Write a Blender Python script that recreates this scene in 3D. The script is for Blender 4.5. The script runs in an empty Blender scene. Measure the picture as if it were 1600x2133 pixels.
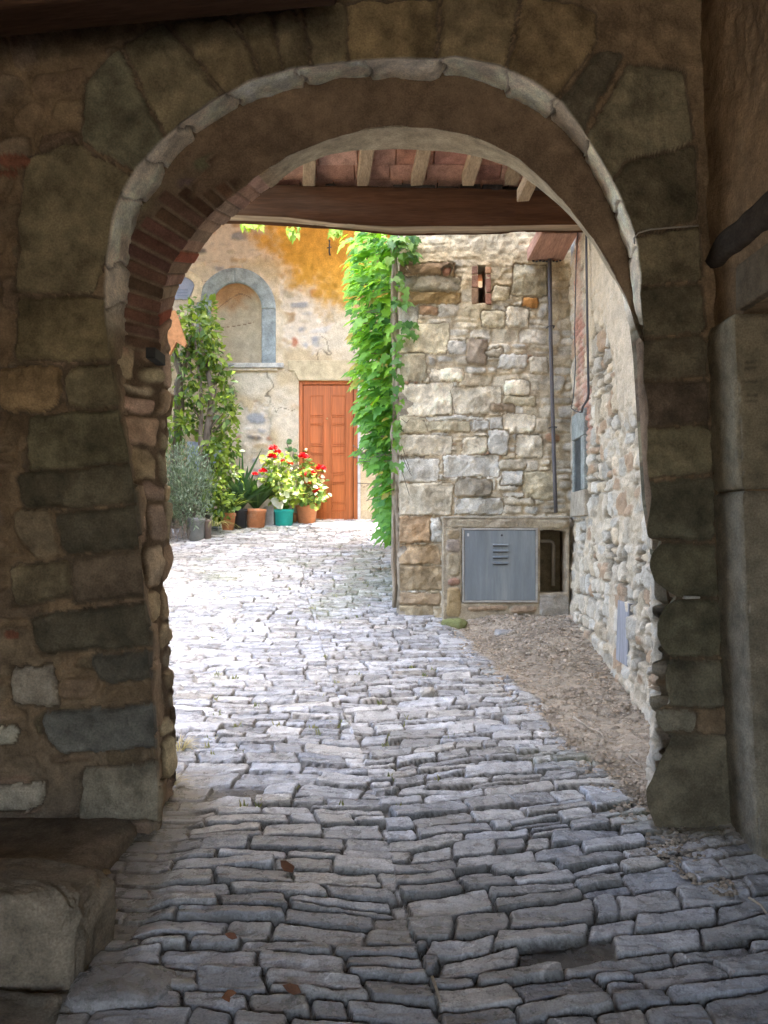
import bpy, bmesh, math, random
import numpy as np
from mathutils import Vector, Matrix
C = bpy.context.scene.collection
RS = np.random.RandomState
# ------------------------------------------------------------------ camera, sky, sun, exposure
F_PX, CX, CY, CAMZ = 1603.0, 800.0, 1108.0, 1.5
cd = bpy.data.cameras.new('camera'); cam = bpy.data.objects.new('camera', cd); C.objects.link(cam)
cam.location = (0, 0, CAMZ); cam.rotation_euler = (math.radians(90), 0, 0)
cd.sensor_fit = 'VERTICAL'; cd.sensor_height = 36.0; cd.sensor_width = 27.0
cd.lens = F_PX / 2133.0 * 36.0
cd.shift_y = (CY - 1066.5) / 2133.0
cd.clip_start = 0.05; cd.clip_end = 500
bpy.context.scene.camera = cam
SUN_EL = math.radians(70); SX, SY = 0.95, -0.31            # direction towards the sun, on plan
w = bpy.data.worlds.new('World'); bpy.context.scene.world = w; w.use_nodes = True
wn = w.node_tree; bg = wn.nodes['Background']
sky = wn.nodes.new('ShaderNodeTexSky'); sky.sky_type = 'NISHITA'; sky.sun_disc = False
sky.sun_elevation = SUN_EL; sky.sun_rotation = math.atan2(SX, SY)
sky.air_density = 1.0; sky.dust_density = 5.0; sky.ozone_density = 0.0
wn.links.new(sky.outputs[0], bg.inputs[0]); bg.inputs[1].default_value = 0.15
sd_ = bpy.data.lights.new('sun', 'SUN'); sd_.energy = 2.0; sd_.angle = math.radians(0.5); sd_.color = (1, .95, .87)
sun = bpy.data.objects.new('sun', sd_); C.objects.link(sun)
tosun = Vector((SX * math.cos(SUN_EL), SY * math.cos(SUN_EL), math.sin(SUN_EL)))
sun.rotation_euler = tosun.to_track_quat('Z', 'Y').to_euler(); sun.location = (8, -4, 14)
vs = bpy.context.scene.view_settings
vs.view_transform = 'Standard'; vs.look = 'None'; vs.exposure = 4.2; vs.gamma = 1.0
cy = bpy.context.scene.cycles
try:
    cy.max_bounces = 10; cy.diffuse_bounces = 6; cy.glossy_bounces = 3; cy.transmission_bounces = 4
    cy.use_denoising = True; cy.denoiser = 'OPENIMAGEDENOISE'; cy.sample_clamp_indirect = 8
except Exception: pass

# ------------------------------------------------------------------ helpers
def P(px, py, d):                                             # a spot seen at (px, py) that stands d metres in front
    return ((px - CX) / F_PX * d, d, CAMZ - (py - CY) / F_PX * d)
TAB = RS(7).rand(512, 512)
def vn(x, y, s=0):
    x = np.asarray(x, float) + s * 17.31; y = np.asarray(y, float) + s * 9.77
    xi = np.floor(x).astype(int); yi = np.floor(y).astype(int); fx = x - xi; fy = y - yi
    fx = fx * fx * (3 - 2 * fx); fy = fy * fy * (3 - 2 * fy)
    a = TAB[xi % 512, yi % 512]; b = TAB[(xi + 1) % 512, yi % 512]
    c = TAB[xi % 512, (yi + 1) % 512]; e = TAB[(xi + 1) % 512, (yi + 1) % 512]
    return (a + (b - a) * fx) * (1 - fy) + (c + (e - c) * fx) * fy
def fbm(x, y, s=0, o=4):
    r = 0; a = 1; t = 0
    for k in range(o):
        r = r + a * (vn(x * 2 ** k, y * 2 ** k, s + k * 3) - .5); t += a; a *= .5
    return r / t * 2
def ss(a, b, x):
    t = np.clip((x - a) / (b - a), 0, 1); return t * t * (3 - 2 * t)
def tag(o, label=None, cat=None, group=None, kind=None):
    if label: o['label'] = label
    if cat: o['category'] = cat
    if group: o['group'] = group
    if kind: o['kind'] = kind
    return o
def empty(name, loc, label, cat, group=None):
    o = bpy.data.objects.new(name, None); C.objects.link(o); o.location = loc; o.empty_display_size = .1
    return tag(o, label, cat, group)
def mk(name, V, Q=None, T=None, mat=None, parent=None, col=None, smooth=True, poly=None):
    V = np.asarray(V, np.float32).reshape(-1, 3)
    if parent is not None: V = V - np.array(parent.matrix_basis.translation if parent.parent is None else wloc(parent), np.float32)
    me = bpy.data.meshes.new(name)
    if poly is not None:
        me.from_pydata(V.tolist(), [], poly)
    else:
        Q = np.zeros((0, 4), int) if Q is None else np.asarray(Q, int).reshape(-1, 4)
        T = np.zeros((0, 3), int) if T is None else np.asarray(T, int).reshape(-1, 3)
        n = len(Q) * 4 + len(T) * 3
        me.vertices.add(len(V)); me.vertices.foreach_set('co', V.ravel())
        me.loops.add(n); me.loops.foreach_set('vertex_index', np.concatenate([Q.ravel(), T.ravel()]).astype(np.int32))
        me.polygons.add(len(Q) + len(T))
        st = np.concatenate([np.arange(len(Q)) * 4, len(Q) * 4 + np.arange(len(T)) * 3]).astype(np.int32)
        me.polygons.foreach_set('loop_start', st)
        me.update(calc_edges=True); me.validate()
    if smooth: me.polygons.foreach_set('use_smooth', np.ones(len(me.polygons), bool))
    if col is not None:
        a = me.color_attributes.new('Col', 'FLOAT_COLOR', 'POINT')
        c4 = np.ones((len(V), 4), np.float32); c4[:, :3] = np.asarray(col, np.float32).reshape(-1, 3) if np.ndim(col) > 1 else col
        a.data.foreach_set('color', c4.ravel())
    if mat: me.materials.append(mat)
    o = bpy.data.objects.new(name, me); C.objects.link(o)
    if parent is not None: o.parent = parent
    return o
def wloc(o):
    l = Vector(o.location)
    while o.parent: o = o.parent; l = l + Vector(o.location)
    return l
class MB:                                                     # collects simple solids into one mesh
    def __init__(s): s.v = []; s.f = []; s.c = []
    def add(s, v, f, c=None):
        n = len(s.v); s.v += [tuple(p) for p in v]; s.f += [tuple(i + n for i in q) for q in f]
        s.c += [c or (1, 1, 1)] * len(v)
    def box(s, x0, x1, y0, y1, z0, z1, c=None, j=0, rng=None, M=None):
        v = [(x, y, z) for x in (x0, x1) for y in (y0, y1) for z in (z0, z1)]
        if j: v = [tuple(q + rng.uniform(-j, j) for q in p) for p in v]
        if M is not None: v = [tuple(M @ Vector(p)) for p in v]
        s.add(v, [(0, 1, 3, 2), (4, 6, 7, 5), (0, 4, 5, 1), (2, 3, 7, 6), (0, 2, 6, 4), (1, 5, 7, 3)], c)
    def tube(s, pts, rad, n=8, c=None, cap=True):
        pts = [Vector(p) for p in pts]; m = len(pts)
        if not hasattr(rad, '__len__'): rad = [rad] * m
        vv = []; up = Vector((.31, .2, .93))
        for i, p in enumerate(pts):
            t = (pts[min(i + 1, m - 1)] - pts[max(i - 1, 0)]).normalized()
            a = t.cross(up)
            if a.length < .05: a = t.cross(Vector((1, 0, 0)))
            a.normalize(); b = t.cross(a)
            for k in range(n):
                q = 2 * math.pi * k / n; vv.append(p + (a * math.cos(q) + b * math.sin(q)) * rad[i])
        ff = [(i * n + k, i * n + (k + 1) % n, (i + 1) * n + (k + 1) % n, (i + 1) * n + k) for i in range(m - 1) for k in range(n)]
        if cap: ff += [tuple(range(n))[::-1], tuple((m - 1) * n + k for k in range(n))]
        s.add(vv, ff, c)
    def lathe(s, cx, cy_, prof, n=28, c=None):
        vv = [(cx + r * math.cos(2 * math.pi * k / n), cy_ + r * math.sin(2 * math.pi * k / n), z) for r, z in prof for k in range(n)]
        ff = [(i * n + k, i * n + (k + 1) % n, (i + 1) * n + (k + 1) % n, (i + 1) * n + k) for i in range(len(prof) - 1) for k in range(n)]
        ff += [tuple(range(n))[::-1], tuple((len(prof) - 1) * n + k for k in range(n))]
        s.add(vv, ff, c)
    def ball(s, p, r, c=None, n=6, m=4, sq=1.0):
        vv = []; ff = []
        for i in range(m + 1):
            for k in range(n):
                a = math.pi * i / m; b = 2 * math.pi * k / n
                vv.append((p[0] + r * math.sin(a) * math.cos(b), p[1] + r * math.sin(a) * math.sin(b), p[2] + r * sq * math.cos(a)))
        for i in range(m):
            for k in range(n): ff.append((i * n + k, (i + 1) * n + k, (i + 1) * n + (k + 1) % n, i * n + (k + 1) % n))
        s.add(vv, ff, c)
    def build(s, name, mat, parent=None, smooth=False, bevel=0, col=True):
        V = np.array(s.v)
        o = mk(name, V, mat=mat, parent=parent, poly=s.f, smooth=smooth, col=np.array(s.c) if col else None)
        if bevel:
            b = o.modifiers.new('bevel', 'BEVEL'); b.width = bevel; b.segments = 2; b.limit_method = 'ANGLE'
        if smooth == 'auto': pass
        return o
def sheet(name, Pb, N, H, Cc, mat, parent=None, mask=None, depth=.1, back=None, smooth=False):
    """a grid of points pushed out along their normals, given thickness along its rim"""
    nu, nv = H.shape
    V = (Pb + N * H[..., None]).reshape(-1, 3); idx = np.arange(nu * nv).reshape(nu, nv)
    Q = np.stack([idx[:-1, :-1], idx[1:, :-1], idx[1:, 1:], idx[:-1, 1:]], -1)
    if mask is not None: Q = Q[mask[:-1, :-1] & mask[1:, :-1] & mask[1:, 1:] & mask[:-1, 1:]]
    Q = Q.reshape(-1, 4); col = Cc.reshape(-1, 3)
    v = V[Q[len(Q) // 2]]; n = np.cross(v[1] - v[0], v[2] - v[0])
    if np.dot(n, N.reshape(-1, 3)[Q[len(Q) // 2][0]]) < 0: Q = Q[:, ::-1]
    E = np.concatenate([Q[:, [0, 1]], Q[:, [1, 2]], Q[:, [2, 3]], Q[:, [3, 0]]])
    key = np.sort(E, 1); key = key[:, 0] * (nu * nv) + key[:, 1]
    u, inv, cnt = np.unique(key, return_inverse=True, return_counts=True)
    B = E[cnt[inv] == 1]
    bv = np.unique(B); mp = np.full(nu * nv, -1); mp[bv] = np.arange(len(bv)) + nu * nv
    off = -N.reshape(-1, 3)[bv] * depth if back is None else np.asarray(back)[None] * depth
    V2 = Pb.reshape(-1, 3)[bv] + off
    S = np.stack([B[:, 1], B[:, 0], mp[B[:, 0]], mp[B[:, 1]]], -1)
    V = np.concatenate([V, V2]); col = np.concatenate([col, col[bv]])
    used = np.zeros(len(V), bool); Q = np.concatenate([Q, S]); used[Q.ravel()] = True
    re = np.cumsum(used) - 1
    return mk(name, V[used], Q=re[Q], mat=mat, parent=parent, col=col[used], smooth=smooth)
# ---- masonry layouts
def courses(U, V, v0, v1, hr, lr, rng, u0=-10, u1=10, shear=.0, split=.0, k=70, ju=0.):
    """random courses of stones: returns id, distance inside, centre"""
    e = [v0]
    while e[-1] < v1: e.append(e[-1] + rng.uniform(*hr))
    e = np.array(e); r = np.clip(np.searchsorted(e, V) - 1, 0, len(e) - 2)
    keys = []; L = []; R_ = []; sp = []
    for i in range(len(e) - 1):
        u = u0 - rng.uniform(0, .3); hh = e[i + 1] - e[i]
        while u < u1:
            l = rng.uniform(*lr) * (1 if rng.rand() > .2 else rng.uniform(.5, .75)); l = max(l, hh * .7)
            keys.append(i * 1000 + u + 500); L.append(u); R_.append(u + l); sp.append(rng.uniform(.35, .65) if rng.rand() < split else 2); u += l
    keys = np.array(keys); L = np.array(L); R_ = np.array(R_); sp = np.array(sp)
    vm = (e[r] + e[r + 1]) / 2; Us = U + shear * (V - vm) * (np.sin(r * 7.3)) + .004 * np.sin(V * 60 + r)
    i = np.clip(np.searchsorted(keys, r * 1000 + Us + 500) - 1, 0, len(keys) - 1)
    t = (V - e[r]) / (e[r + 1] - e[r]); up = t > sp[i]
    b = np.where(up, e[r] + sp[i] * (e[r + 1] - e[r]), e[r]); tp = np.where(up | (sp[i] > 1), e[r + 1], e[r] + sp[i] * (e[r + 1] - e[r]))
    ds = np.stack([Us - L[i] + ju, R_[i] - Us + ju, V - b, tp - V])
    sdv = -np.log(np.exp(-k * np.clip(ds, -.2, .3)).sum(0)) / k
    return i * 2 + up, sdv, (L[i] + R_[i]) / 2, (b + tp) / 2, len(keys) * 2
def facet(ids, n, u, v, rng, amp, k=4):
    a = rng.uniform(-amp, amp, (n, k, 2)); c = rng.uniform(0, .35, (n, k)) * amp * .06
    h = np.full(u.shape, 9.)
    for j in range(k): h = np.minimum(h, c[ids, j] + a[ids, j, 0] * u + a[ids, j, 1] * v)
    return h
def polysd(U, V, poly, k):
    p = np.array(poly, float); 
    a = np.sum(p[:, 0] * np.roll(p[:, 1], -1) - np.roll(p[:, 0], -1) * p[:, 1])
    if a < 0: p = p[::-1]
    q = np.roll(p, -1, 0); s = 0
    for i in range(len(p)):
        d = q[i] - p[i]; L = math.hypot(*d)
        if L < 1e-6: continue
        s = s + np.exp(k * np.clip(((U - p[i, 0]) * d[1] - (V - p[i, 1]) * d[0]) / L, -.5, .5))
    return np.log(s) / k
class Paint:
    def __init__(s, U, V, H, Cc): s.U, s.V, s.H, s.C = U, V, H, Cc; s.en = fbm(U * 28, V * 28, 5, 3); s.rn = fbm(U * 9, V * 9, 8, 5)
    def stone(s, poly, h, col, bev=.02, rough=.006, seed=0, fac=.06, clear=.015, mort=None, mh=0, k=60, var=.12, edge=.006):
        p = np.array(poly); m = .06
        I = np.nonzero((s.U > p[:, 0].min() - m) & (s.U < p[:, 0].max() + m) & (s.V > p[:, 1].min() - m) & (s.V < p[:, 1].max() + m))
        if len(I[0]) == 0: return
        U, V = s.U[I], s.V[I]; rng = RS(seed + 11)
        sdv = polysd(U, V, poly, k) + edge * s.en[I]
        if clear and mort is not None:
            c = sdv < clear; J = tuple(i[c] for i in I)
            s.H[J] = mh + .004 * s.en[J]; s.C[J] = np.array(mort) * (1 + .15 * s.rn[J])[:, None]
        c = sdv < 0; J = tuple(i[c] for i in I); t = np.clip(-sdv[c] / bev, 0, 1); u = U[c] - p[:, 0].mean(); v = V[c] - p[:, 1].mean()
        f = 9.
        if fac:
            for j in range(4):
                a = rng.uniform(-fac, fac, 2); f = np.minimum(f, rng.uniform(0, .25) * fac * .1 + a[0] * u + a[1] * v)
        else: f = 0
        n = fbm(U[c] * 14, V[c] * 14, seed % 50, 4)
        s.H[J] = mh + h * (1 - (1 - t) ** 2.2) + (np.clip(f, -.03, .03) + rough * n) * t
        n2 = fbm(U[c] * 4, V[c] * 4, seed % 37 + 3, 4)
        s.C[J] = np.array(col) * (1 + var * n * 1.2 + var * 1.6 * n2 - .12 * (1 - t) * 0)[:, None]
def pxpoly(pp, d): return [((x - CX) / F_PX * d, CAMZ - (y - CY) / F_PX * d) for x, y in pp]
def bxp(x0, y0, x1, y1, rng=None, j=4):
    q = [(x0, y0), (x1, y0), (x1, y1), (x0, y1)]
    return [(x + rng.uniform(-j, j), y + rng.uniform(-j, j)) for x, y in q] if rng is not None else q

# ------------------------------------------------------------------ materials
def N_(nt, t, **kw):
    n = nt.nodes.new(t)
    for k, v in kw.items(): setattr(n, k, v)
    return n
def mat(name, col=(.5, .5, .5), rough=.8, spec=.3, attr=False, nscale=12, namp=.25, bump=.3, bscale=60, bdist=.004, stretch=(1, 1, 1),
        metal=0, fine=.15, fscale=150, stain=None, sscale=2.0, transl=0, tcol=None, rvar=0):
    m = bpy.data.materials.new(name); m.use_nodes = True; nt = m.node_tree; L = nt.links
    b = nt.nodes['Principled BSDF']; out = nt.nodes['Material Output']
    b.inputs['Roughness'].default_value = rough; b.inputs['Metallic'].default_value = metal
    b.inputs['Specular IOR Level'].default_value = spec
    tc = N_(nt, 'ShaderNodeTexCoord'); mp = N_(nt, 'ShaderNodeMapping'); mp.inputs['Scale'].default_value = stretch
    geo = N_(nt, 'ShaderNodeNewGeometry')
    L.new(geo.outputs['Position'], mp.inputs['Vector'])
    n1 = N_(nt, 'ShaderNodeTexNoise'); n1.inputs['Scale'].default_value = nscale; n1.inputs['Detail'].default_value = 6; n1.inputs['Roughness'].default_value = .65
    n2 = N_(nt, 'ShaderNodeTexNoise'); n2.inputs['Scale'].default_value = fscale; n2.inputs['Detail'].default_value = 4
    L.new(mp.outputs[0], n1.inputs['Vector']); L.new(mp.outputs[0], n2.inputs['Vector'])
    r1 = N_(nt, 'ShaderNodeMapRange'); r1.inputs['From Min'].default_value = .3; r1.inputs['From Max'].default_value = .7
    r1.inputs['To Min'].default_value = 1 - namp; r1.inputs['To Max'].default_value = 1 + namp; L.new(n1.outputs[0], r1.inputs[0])
    r2 = N_(nt, 'ShaderNodeMapRange'); r2.inputs['From Min'].default_value = .3; r2.inputs['From Max'].default_value = .7
    r2.inputs['To Min'].default_value = 1 - fine; r2.inputs['To Max'].default_value = 1 + fine; L.new(n2.outputs[0], r2.inputs[0])
    mu = N_(nt, 'ShaderNodeMath', operation='MULTIPLY'); L.new(r1.outputs[0], mu.inputs[0]); L.new(r2.outputs[0], mu.inputs[1])
    vm = N_(nt, 'ShaderNodeVectorMath', operation='SCALE')
    if attr:
        at = N_(nt, 'ShaderNodeAttribute', attribute_name='Col'); src = at.outputs['Color']
    else:
        rg = N_(nt, 'ShaderNodeRGB'); rg.outputs[0].default_value = (*col, 1); src = rg.outputs[0]
    if stain:
        n3 = N_(nt, 'ShaderNodeTexNoise'); n3.inputs['Scale'].default_value = sscale; n3.inputs['Detail'].default_value = 8; n3.inputs['Roughness'].default_value = .7
        L.new(mp.outputs[0], n3.inputs['Vector'])
        r3 = N_(nt, 'ShaderNodeMapRange'); r3.inputs['From Min'].default_value = .5; r3.inputs['From Max'].default_value = .68; L.new(n3.outputs[0], r3.inputs[0])
        mx = N_(nt, 'ShaderNodeMix', data_type='RGBA'); L.new(r3.outputs[0], mx.inputs[0]); L.new(src, mx.inputs[6]); mx.inputs[7].default_value = (*stain, 1); src = mx.outputs[2]
    L.new(src, vm.inputs[0]); L.new(mu.outputs[0], vm.inputs['Scale']); L.new(vm.outputs[0], b.inputs['Base Color'])
    if bump:
        n4 = N_(nt, 'ShaderNodeTexNoise'); n4.inputs['Scale'].default_value = bscale; n4.inputs['Detail'].default_value = 8; n4.inputs['Roughness'].default_value = .7
        L.new(mp.outputs[0], n4.inputs['Vector'])
        bp = N_(nt, 'ShaderNodeBump'); bp.inputs['Strength'].default_value = bump; bp.inputs['Distance'].default_value = bdist
        L.new(n4.outputs[0], bp.inputs['Height']); L.new(bp.outputs[0], b.inputs['Normal'])
    if rvar:
        r5 = N_(nt, 'ShaderNodeMapRange'); r5.inputs['From Min'].default_value = .3; r5.inputs['From Max'].default_value = .7
        r5.inputs['To Min'].default_value = rough - rvar; r5.inputs['To Max'].default_value = rough + rvar; L.new(n1.outputs[0], r5.inputs[0]); L.new(r5.outputs[0], b.inputs['Roughness'])
    if transl:
        tr = N_(nt, 'ShaderNodeBsdfTranslucent'); ms = N_(nt, 'ShaderNodeMixShader'); ms.inputs[0].default_value = transl
        tm = N_(nt, 'ShaderNodeVectorMath', operation='MULTIPLY'); L.new(vm.outputs[0], tm.inputs[0]); tm.inputs[1].default_value = tcol or (1.3, 1.3, .6)
        L.new(tm.outputs[0], tr.inputs['Color']); L.new(b.outputs[0], ms.inputs[1]); L.new(tr.outputs[0], ms.inputs[2]); L.new(ms.outputs[0], out.inputs[0])
    return m
M_STONE = mat('masonry', attr=True, rough=.9, spec=.15, nscale=11, namp=.36, bump=1.0, bscale=38, bdist=.012, fine=.22, fscale=130)
M_PALE = mat('pale_masonry', attr=True, rough=.92, spec=.1, nscale=9, namp=.2, bump=.9, bscale=40, bdist=.012, fine=.2, fscale=110)  # paler masonry, colour taken from the mesh
M_COB = mat('cobbles', attr=True, rough=.30, spec=.8, nscale=14, namp=.25, bump=.8, bscale=34, bdist=.009, fine=.26, fscale=150, rvar=.14)
M_WOOD = mat('old_wood', attr=True, rough=.9, spec=.05, nscale=8, namp=.35, bump=.7, bscale=30, bdist=.006, stretch=(.12, 1, 1.6), fine=.2, fscale=60)
M_RAFT = mat('rafter_wood', attr=True, rough=.85, spec=.15, nscale=14, namp=.3, bump=.5, bscale=40, bdist=.004, stretch=(1.5, .15, 1.5), fine=.2, fscale=80)
M_DOOR = mat('varnished_door_wood', (.42, .125, .035), rough=.5, spec=.25, nscale=14, namp=.28, bump=.25, bscale=40, bdist=.002, stretch=(2.4, 2.4, .06), fine=.16, fscale=70)
M_ZINC = mat('zinc_sheet', (.185, .21, .225), rough=.55, spec=.4, metal=.15, nscale=5, namp=.16, bump=.05, stretch=(2.5, 1, .25), fine=.05, fscale=90, stain=(.24, .265, .265), sscale=3)
M_IRON = mat('dark_iron', (.05, .05, .055), rough=.6, spec=.4, namp=.3, bump=.2)
M_CABLE = mat('cable_sheath', (.09, .085, .085), rough=.6, spec=.3, bump=0)
M_BRASS = mat('brass', (.75, .6, .32), rough=.3, metal=1, bump=0)
M_TERRA = mat('terracotta', (.52, .21, .095), rough=.85, spec=.15, nscale=9, namp=.2, bump=.2, bscale=80, stain=(.5, .30, .19), sscale=5)
M_CONC = mat('concrete', (.36, .34, .30), rough=.95, spec=.1, nscale=10, namp=.22, bump=.5, bscale=70)
M_ATTR = mat('painted', attr=True, rough=.7, spec=.3, bump=.1, namp=.12)
M_LEAF = mat('leaf', attr=True, rough=.45, spec=.4, bump=0, namp=.15, fine=.1, transl=.38)
M_IVY = mat('ivy_leaf', attr=True, rough=.5, spec=.35, bump=0, namp=.15, fine=.1, transl=.36, tcol=(1.6, 1.6, .4))
M_PETAL = mat('petal', attr=True, rough=.7, spec=.2, bump=0, namp=.1, transl=.3, tcol=(1.2, .8, .8))
M_BARK = mat('bark', (.16, .13, .10), rough=.9, spec=.1, nscale=18, namp=.4, bump=.9, bscale=40, bdist=.01, stretch=(1, 1, .3))
M_DRY = mat('dry_leaf', attr=True, rough=.8, spec=.15, bump=.2)
M_DARK = mat('dark_door_wood', (.035, .028, .022), rough=.8, spec=.2, stretch=(3, 3, .2), nscale=12)

# ------------------------------------------------------------------ ground
HD = np.array([-4, 0, 1, 2, 3, 4, 5, 6, 6.7, 8, 9, 10, 11, 12, 16]); HH = np.array([1.52, 1.5, 1.47, 1.42, 1.33, 1.20, 1.04, .875, .755, .50, .285, .06, -.158, -.33, -.9])
_dd = np.linspace(-4, 16, 2001); _hh = np.interp(_dd, HD, HH); _hh = np.convolve(np.pad(_hh, 40, 'edge'), np.ones(81) / 81, 'valid')
def hgt(d): return np.interp(d, _dd, _hh)
_rr = hgt(_dd[460:]) / _dd[460:]
def d_of_y(y): return float(np.interp((y - CY) / F_PX, _rr[::-1], _dd[460:][::-1]))
def G(px, py):                                                # a spot on the ground
    d = d_of_y(py); return ((px - CX) / F_PX * d, d)
def gz(x, d):
    x = np.asarray(x, float); d = np.asarray(d, float)
    return CAMZ - hgt(d) + .02 * fbm(x * 1.1, d * 1.1, 3, 3)
seam = np.array([G(*p) for p in [(610, 1125), (628, 1180), (640, 1250), (665, 1330), (690, 1430), (740, 1540), (775, 1640), (805, 1740), (830, 1850), (870, 1980), (920, 2133)]])
seam = seam[np.argsort(seam[:, 1])]
verge = np.array([G(*p) for p in [(905, 1300), (960, 1322), (1010, 1385), (1065, 1432), (1120, 1480), (1200, 1555), (1262, 1620), (1340, 1720), (1420, 1800), (1600, 1900)]])
verge = verge[np.argsort(verge[:, 1])]
def verge_x(d): return np.interp(d, verge[:, 1], verge[:, 0], left=3, right=1.0)
def build_ground():
    xa = np.concatenate([np.linspace(-3.6, -1.25, 130), np.arange(-1.24, 1.72, .0058), np.linspace(1.725, 2.0, 12)])
    da = np.concatenate([np.linspace(1.55, 1.98, 30), np.arange(1.985, 3.4, .0046), np.arange(3.4, 5.6, .0072), np.arange(5.6, 11.3, .0125)])
    X, D = np.meshgrid(xa, da, indexing='ij'); Z = gz(X, D); rng = RS(3)
    sx = np.interp(D, seam[:, 1], seam[:, 0]) + .02 * fbm(D * 5, D * 0 + 3, 2)
    right = X > sx; off = X - sx
    wv = .045 * fbm(X * 1.2, D * 1.2, 4, 2) + .005 * fbm(X * 7, D * 5, 9, 2); wu = .012 * fbm(X * 7, D * 7, 6, 3)
    sl = np.interp(D, [2, 3, 4.5, 6.5], [.16, .2, .14, .03])
    Vr = D - sl * off * ss(0, .3, off) + wv; Vl = D + wv + .04 * np.clip(off, -1.5, 0)
    warpd = lambda v: np.where(v < 5, v, 5 + (v - 5) * .9)
    i1, s1, c1, e1, n1 = courses(X + wu, warpd(Vl), 1, 11.5, (.058, .128), (.15, .40), rng, -4.5, 3, .25, .14, 230, .0022)
    i2, s2, c2, e2, n2 = courses(X + wu, warpd(Vr), 1, 11.5, (.054, .125), (.14, .37), rng, -4, 3, .3, .16, 230, .0022)
    ids = np.where(right, i2 + n1, i1); sdv = np.where(right, s2, s1); n = n1 + n2
    cu = X + wu - np.where(right, c2, c1); cv = np.where(right, warpd(Vr) - e2, warpd(Vl) - e1)
    sdv = np.minimum(sdv, np.abs(off) * 1.5 + .004 * fbm(D * 20, D * 0, 88, 3) + .004 + .05 * ss(.0, .25, fbm(D * 2.6, D * 0, 90, 3))) - .0018 + .005 * fbm(X * 24, D * 24, 7, 5) - rng.uniform(0, .0035, n)[ids]
    miss = rng.rand(n)[ids] < .006
    t = np.clip(sdv / .0085, 0, 1); t = np.where(miss, 0, t)
    dome = 1 - (1 - t) ** 2
    tx = rng.normal(0, .04, n)[ids]; tv = rng.normal(.0, .085, n)[ids]; hs = rng.uniform(.016, .040, n)[ids]
    strat = fbm(X * 6, D * 40 + ids * 3.1, 12, 4); rough = fbm(X * 16, D * 16 + ids * 1.7, 14, 4)
    H = dome * (hs + tx * cu + tv * cv + .007 * strat + .006 * rough + .004 * np.abs(fbm(X * 9 + ids * .37, D * 30, 66, 4))) + .003 * fbm(X * 40, D * 40, 1, 3) * (1 - t)
    far = ss(6.5, 9, D); H = H * (1 - .25 * far)
    tone = rng.uniform(.62, 1.32, n)[ids]; warm = rng.normal(0, 1, n)[ids]
    base = np.stack([.335 + .010 * warm, .335 + .003 * warm, .335 - .010 * warm], -1) * tone[..., None]
    wh = ss(.25, .6, fbm(X * 5 + ids * 2.3, D * 9, 21, 4)) * (rng.rand(n)[ids] < .12)
    base = base * (1 - wh[..., None]) + np.array([.5, .51, .52]) * wh[..., None]
    vein = (np.abs(fbm(X * 3 + ids * .7, D * 5, 33, 3)) < .012) * (rng.rand(n)[ids] < .35); base = base + (.22 * vein)[..., None] * (t > .4)[..., None]
    base *= (1 + .30 * strat + .22 * rough)[..., None]
    edge = ss(.0, .5, t) * (1 - ss(.5, 1., t)); base = base * (1 + .15 * edge)[..., None]
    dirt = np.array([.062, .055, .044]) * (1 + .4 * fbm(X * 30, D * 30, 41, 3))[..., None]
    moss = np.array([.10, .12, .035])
    a = ss(.25, .95, t)[..., None]; col = dirt * (1 - a) + base * a  # dirt colour carried up the sett sides also paints their shaded fronts
    mo = ss(.1, .5, fbm(X * 1.7, D * 1.7, 51, 4) + .9 * np.exp(-((X + .1) / .35) ** 2 - ((D - 8.0) / .9) ** 2) - .12) * (.75 - .35 * t); mo = np.clip(mo, 0, 1)[..., None]
    col = col * (1 - mo * .75) + moss * mo * .75 * 1.2
    # dirt verge along the right wall
    vx = verge_x(D) + .09 * fbm(D * 4, X * 4, 61, 4)
    vg = ss(-.03, .05, X - vx) * (D < 6.75) * (D > 2.2)
    grit = fbm(X * 26, D * 26, 71, 4); lump = fbm(X * 5, D * 5, 72, 4)
    Hd = .02 + .012 * lump + .011 * grit + .06 * ss(.1, .6, X - vx) * ss(2.9, 3.6, D)
    cdirt = np.array([.27, .22, .16]) * (1 + .35 * grit + .3 * lump)[..., None]
    near = 1 - ss(2.9, 3.5, D)                                  # in front of the right pillar the dirt thins out
    vgm = vg * (1 - .65 * near); H = H * (1 - vgm) + Hd * vgm
    cm = np.clip(vg * (1 - .75 * near), 0, 1)[..., None]; col = col * (1 - cm) + cdirt * cm
    # muddy edges beside the left wall
    le = ss(.0, .14, -.74 - X + .05 * fbm(D * 6, X * 6, 8)) * (D < 3.9) + 0 * X
    H = H * (1 - .7 * le); col = col * (1 - .7 * le[..., None]) + .7 * le[..., None] * np.array([.17, .145, .11])
    Pb = np.stack([X, D, Z], -1); Nn = np.zeros_like(Pb); Nn[..., 2] = 1
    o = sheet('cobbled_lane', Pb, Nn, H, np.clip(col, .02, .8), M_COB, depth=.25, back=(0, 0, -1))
    tag(o, 'steep lane paved with grey stone setts', 'lane', kind='structure')
build_ground()
Yb = np.linspace(-6, 1.56, 40); Xb = np.linspace(-3.6, 3.4, 40); XX, YY = np.meshgrid(Xb, Yb, indexing='ij')
o = sheet('paving', np.stack([XX, YY, gz(XX, YY) - .01], -1), np.zeros(XX.shape + (3,)) + (0, 0, 1), .01 * fbm(XX * 6, YY * 6), np.full(XX.shape + (3,), .19), M_COB, depth=.2, back=(0, 0, -1)); tag(o, kind='structure')
mb = MB(); mb.box(-70, 70, -70, 70, -1.2, -1.0, (.2, .18, .14)); tag(mb.build('ground', M_ATTR), kind='structure')

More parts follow.
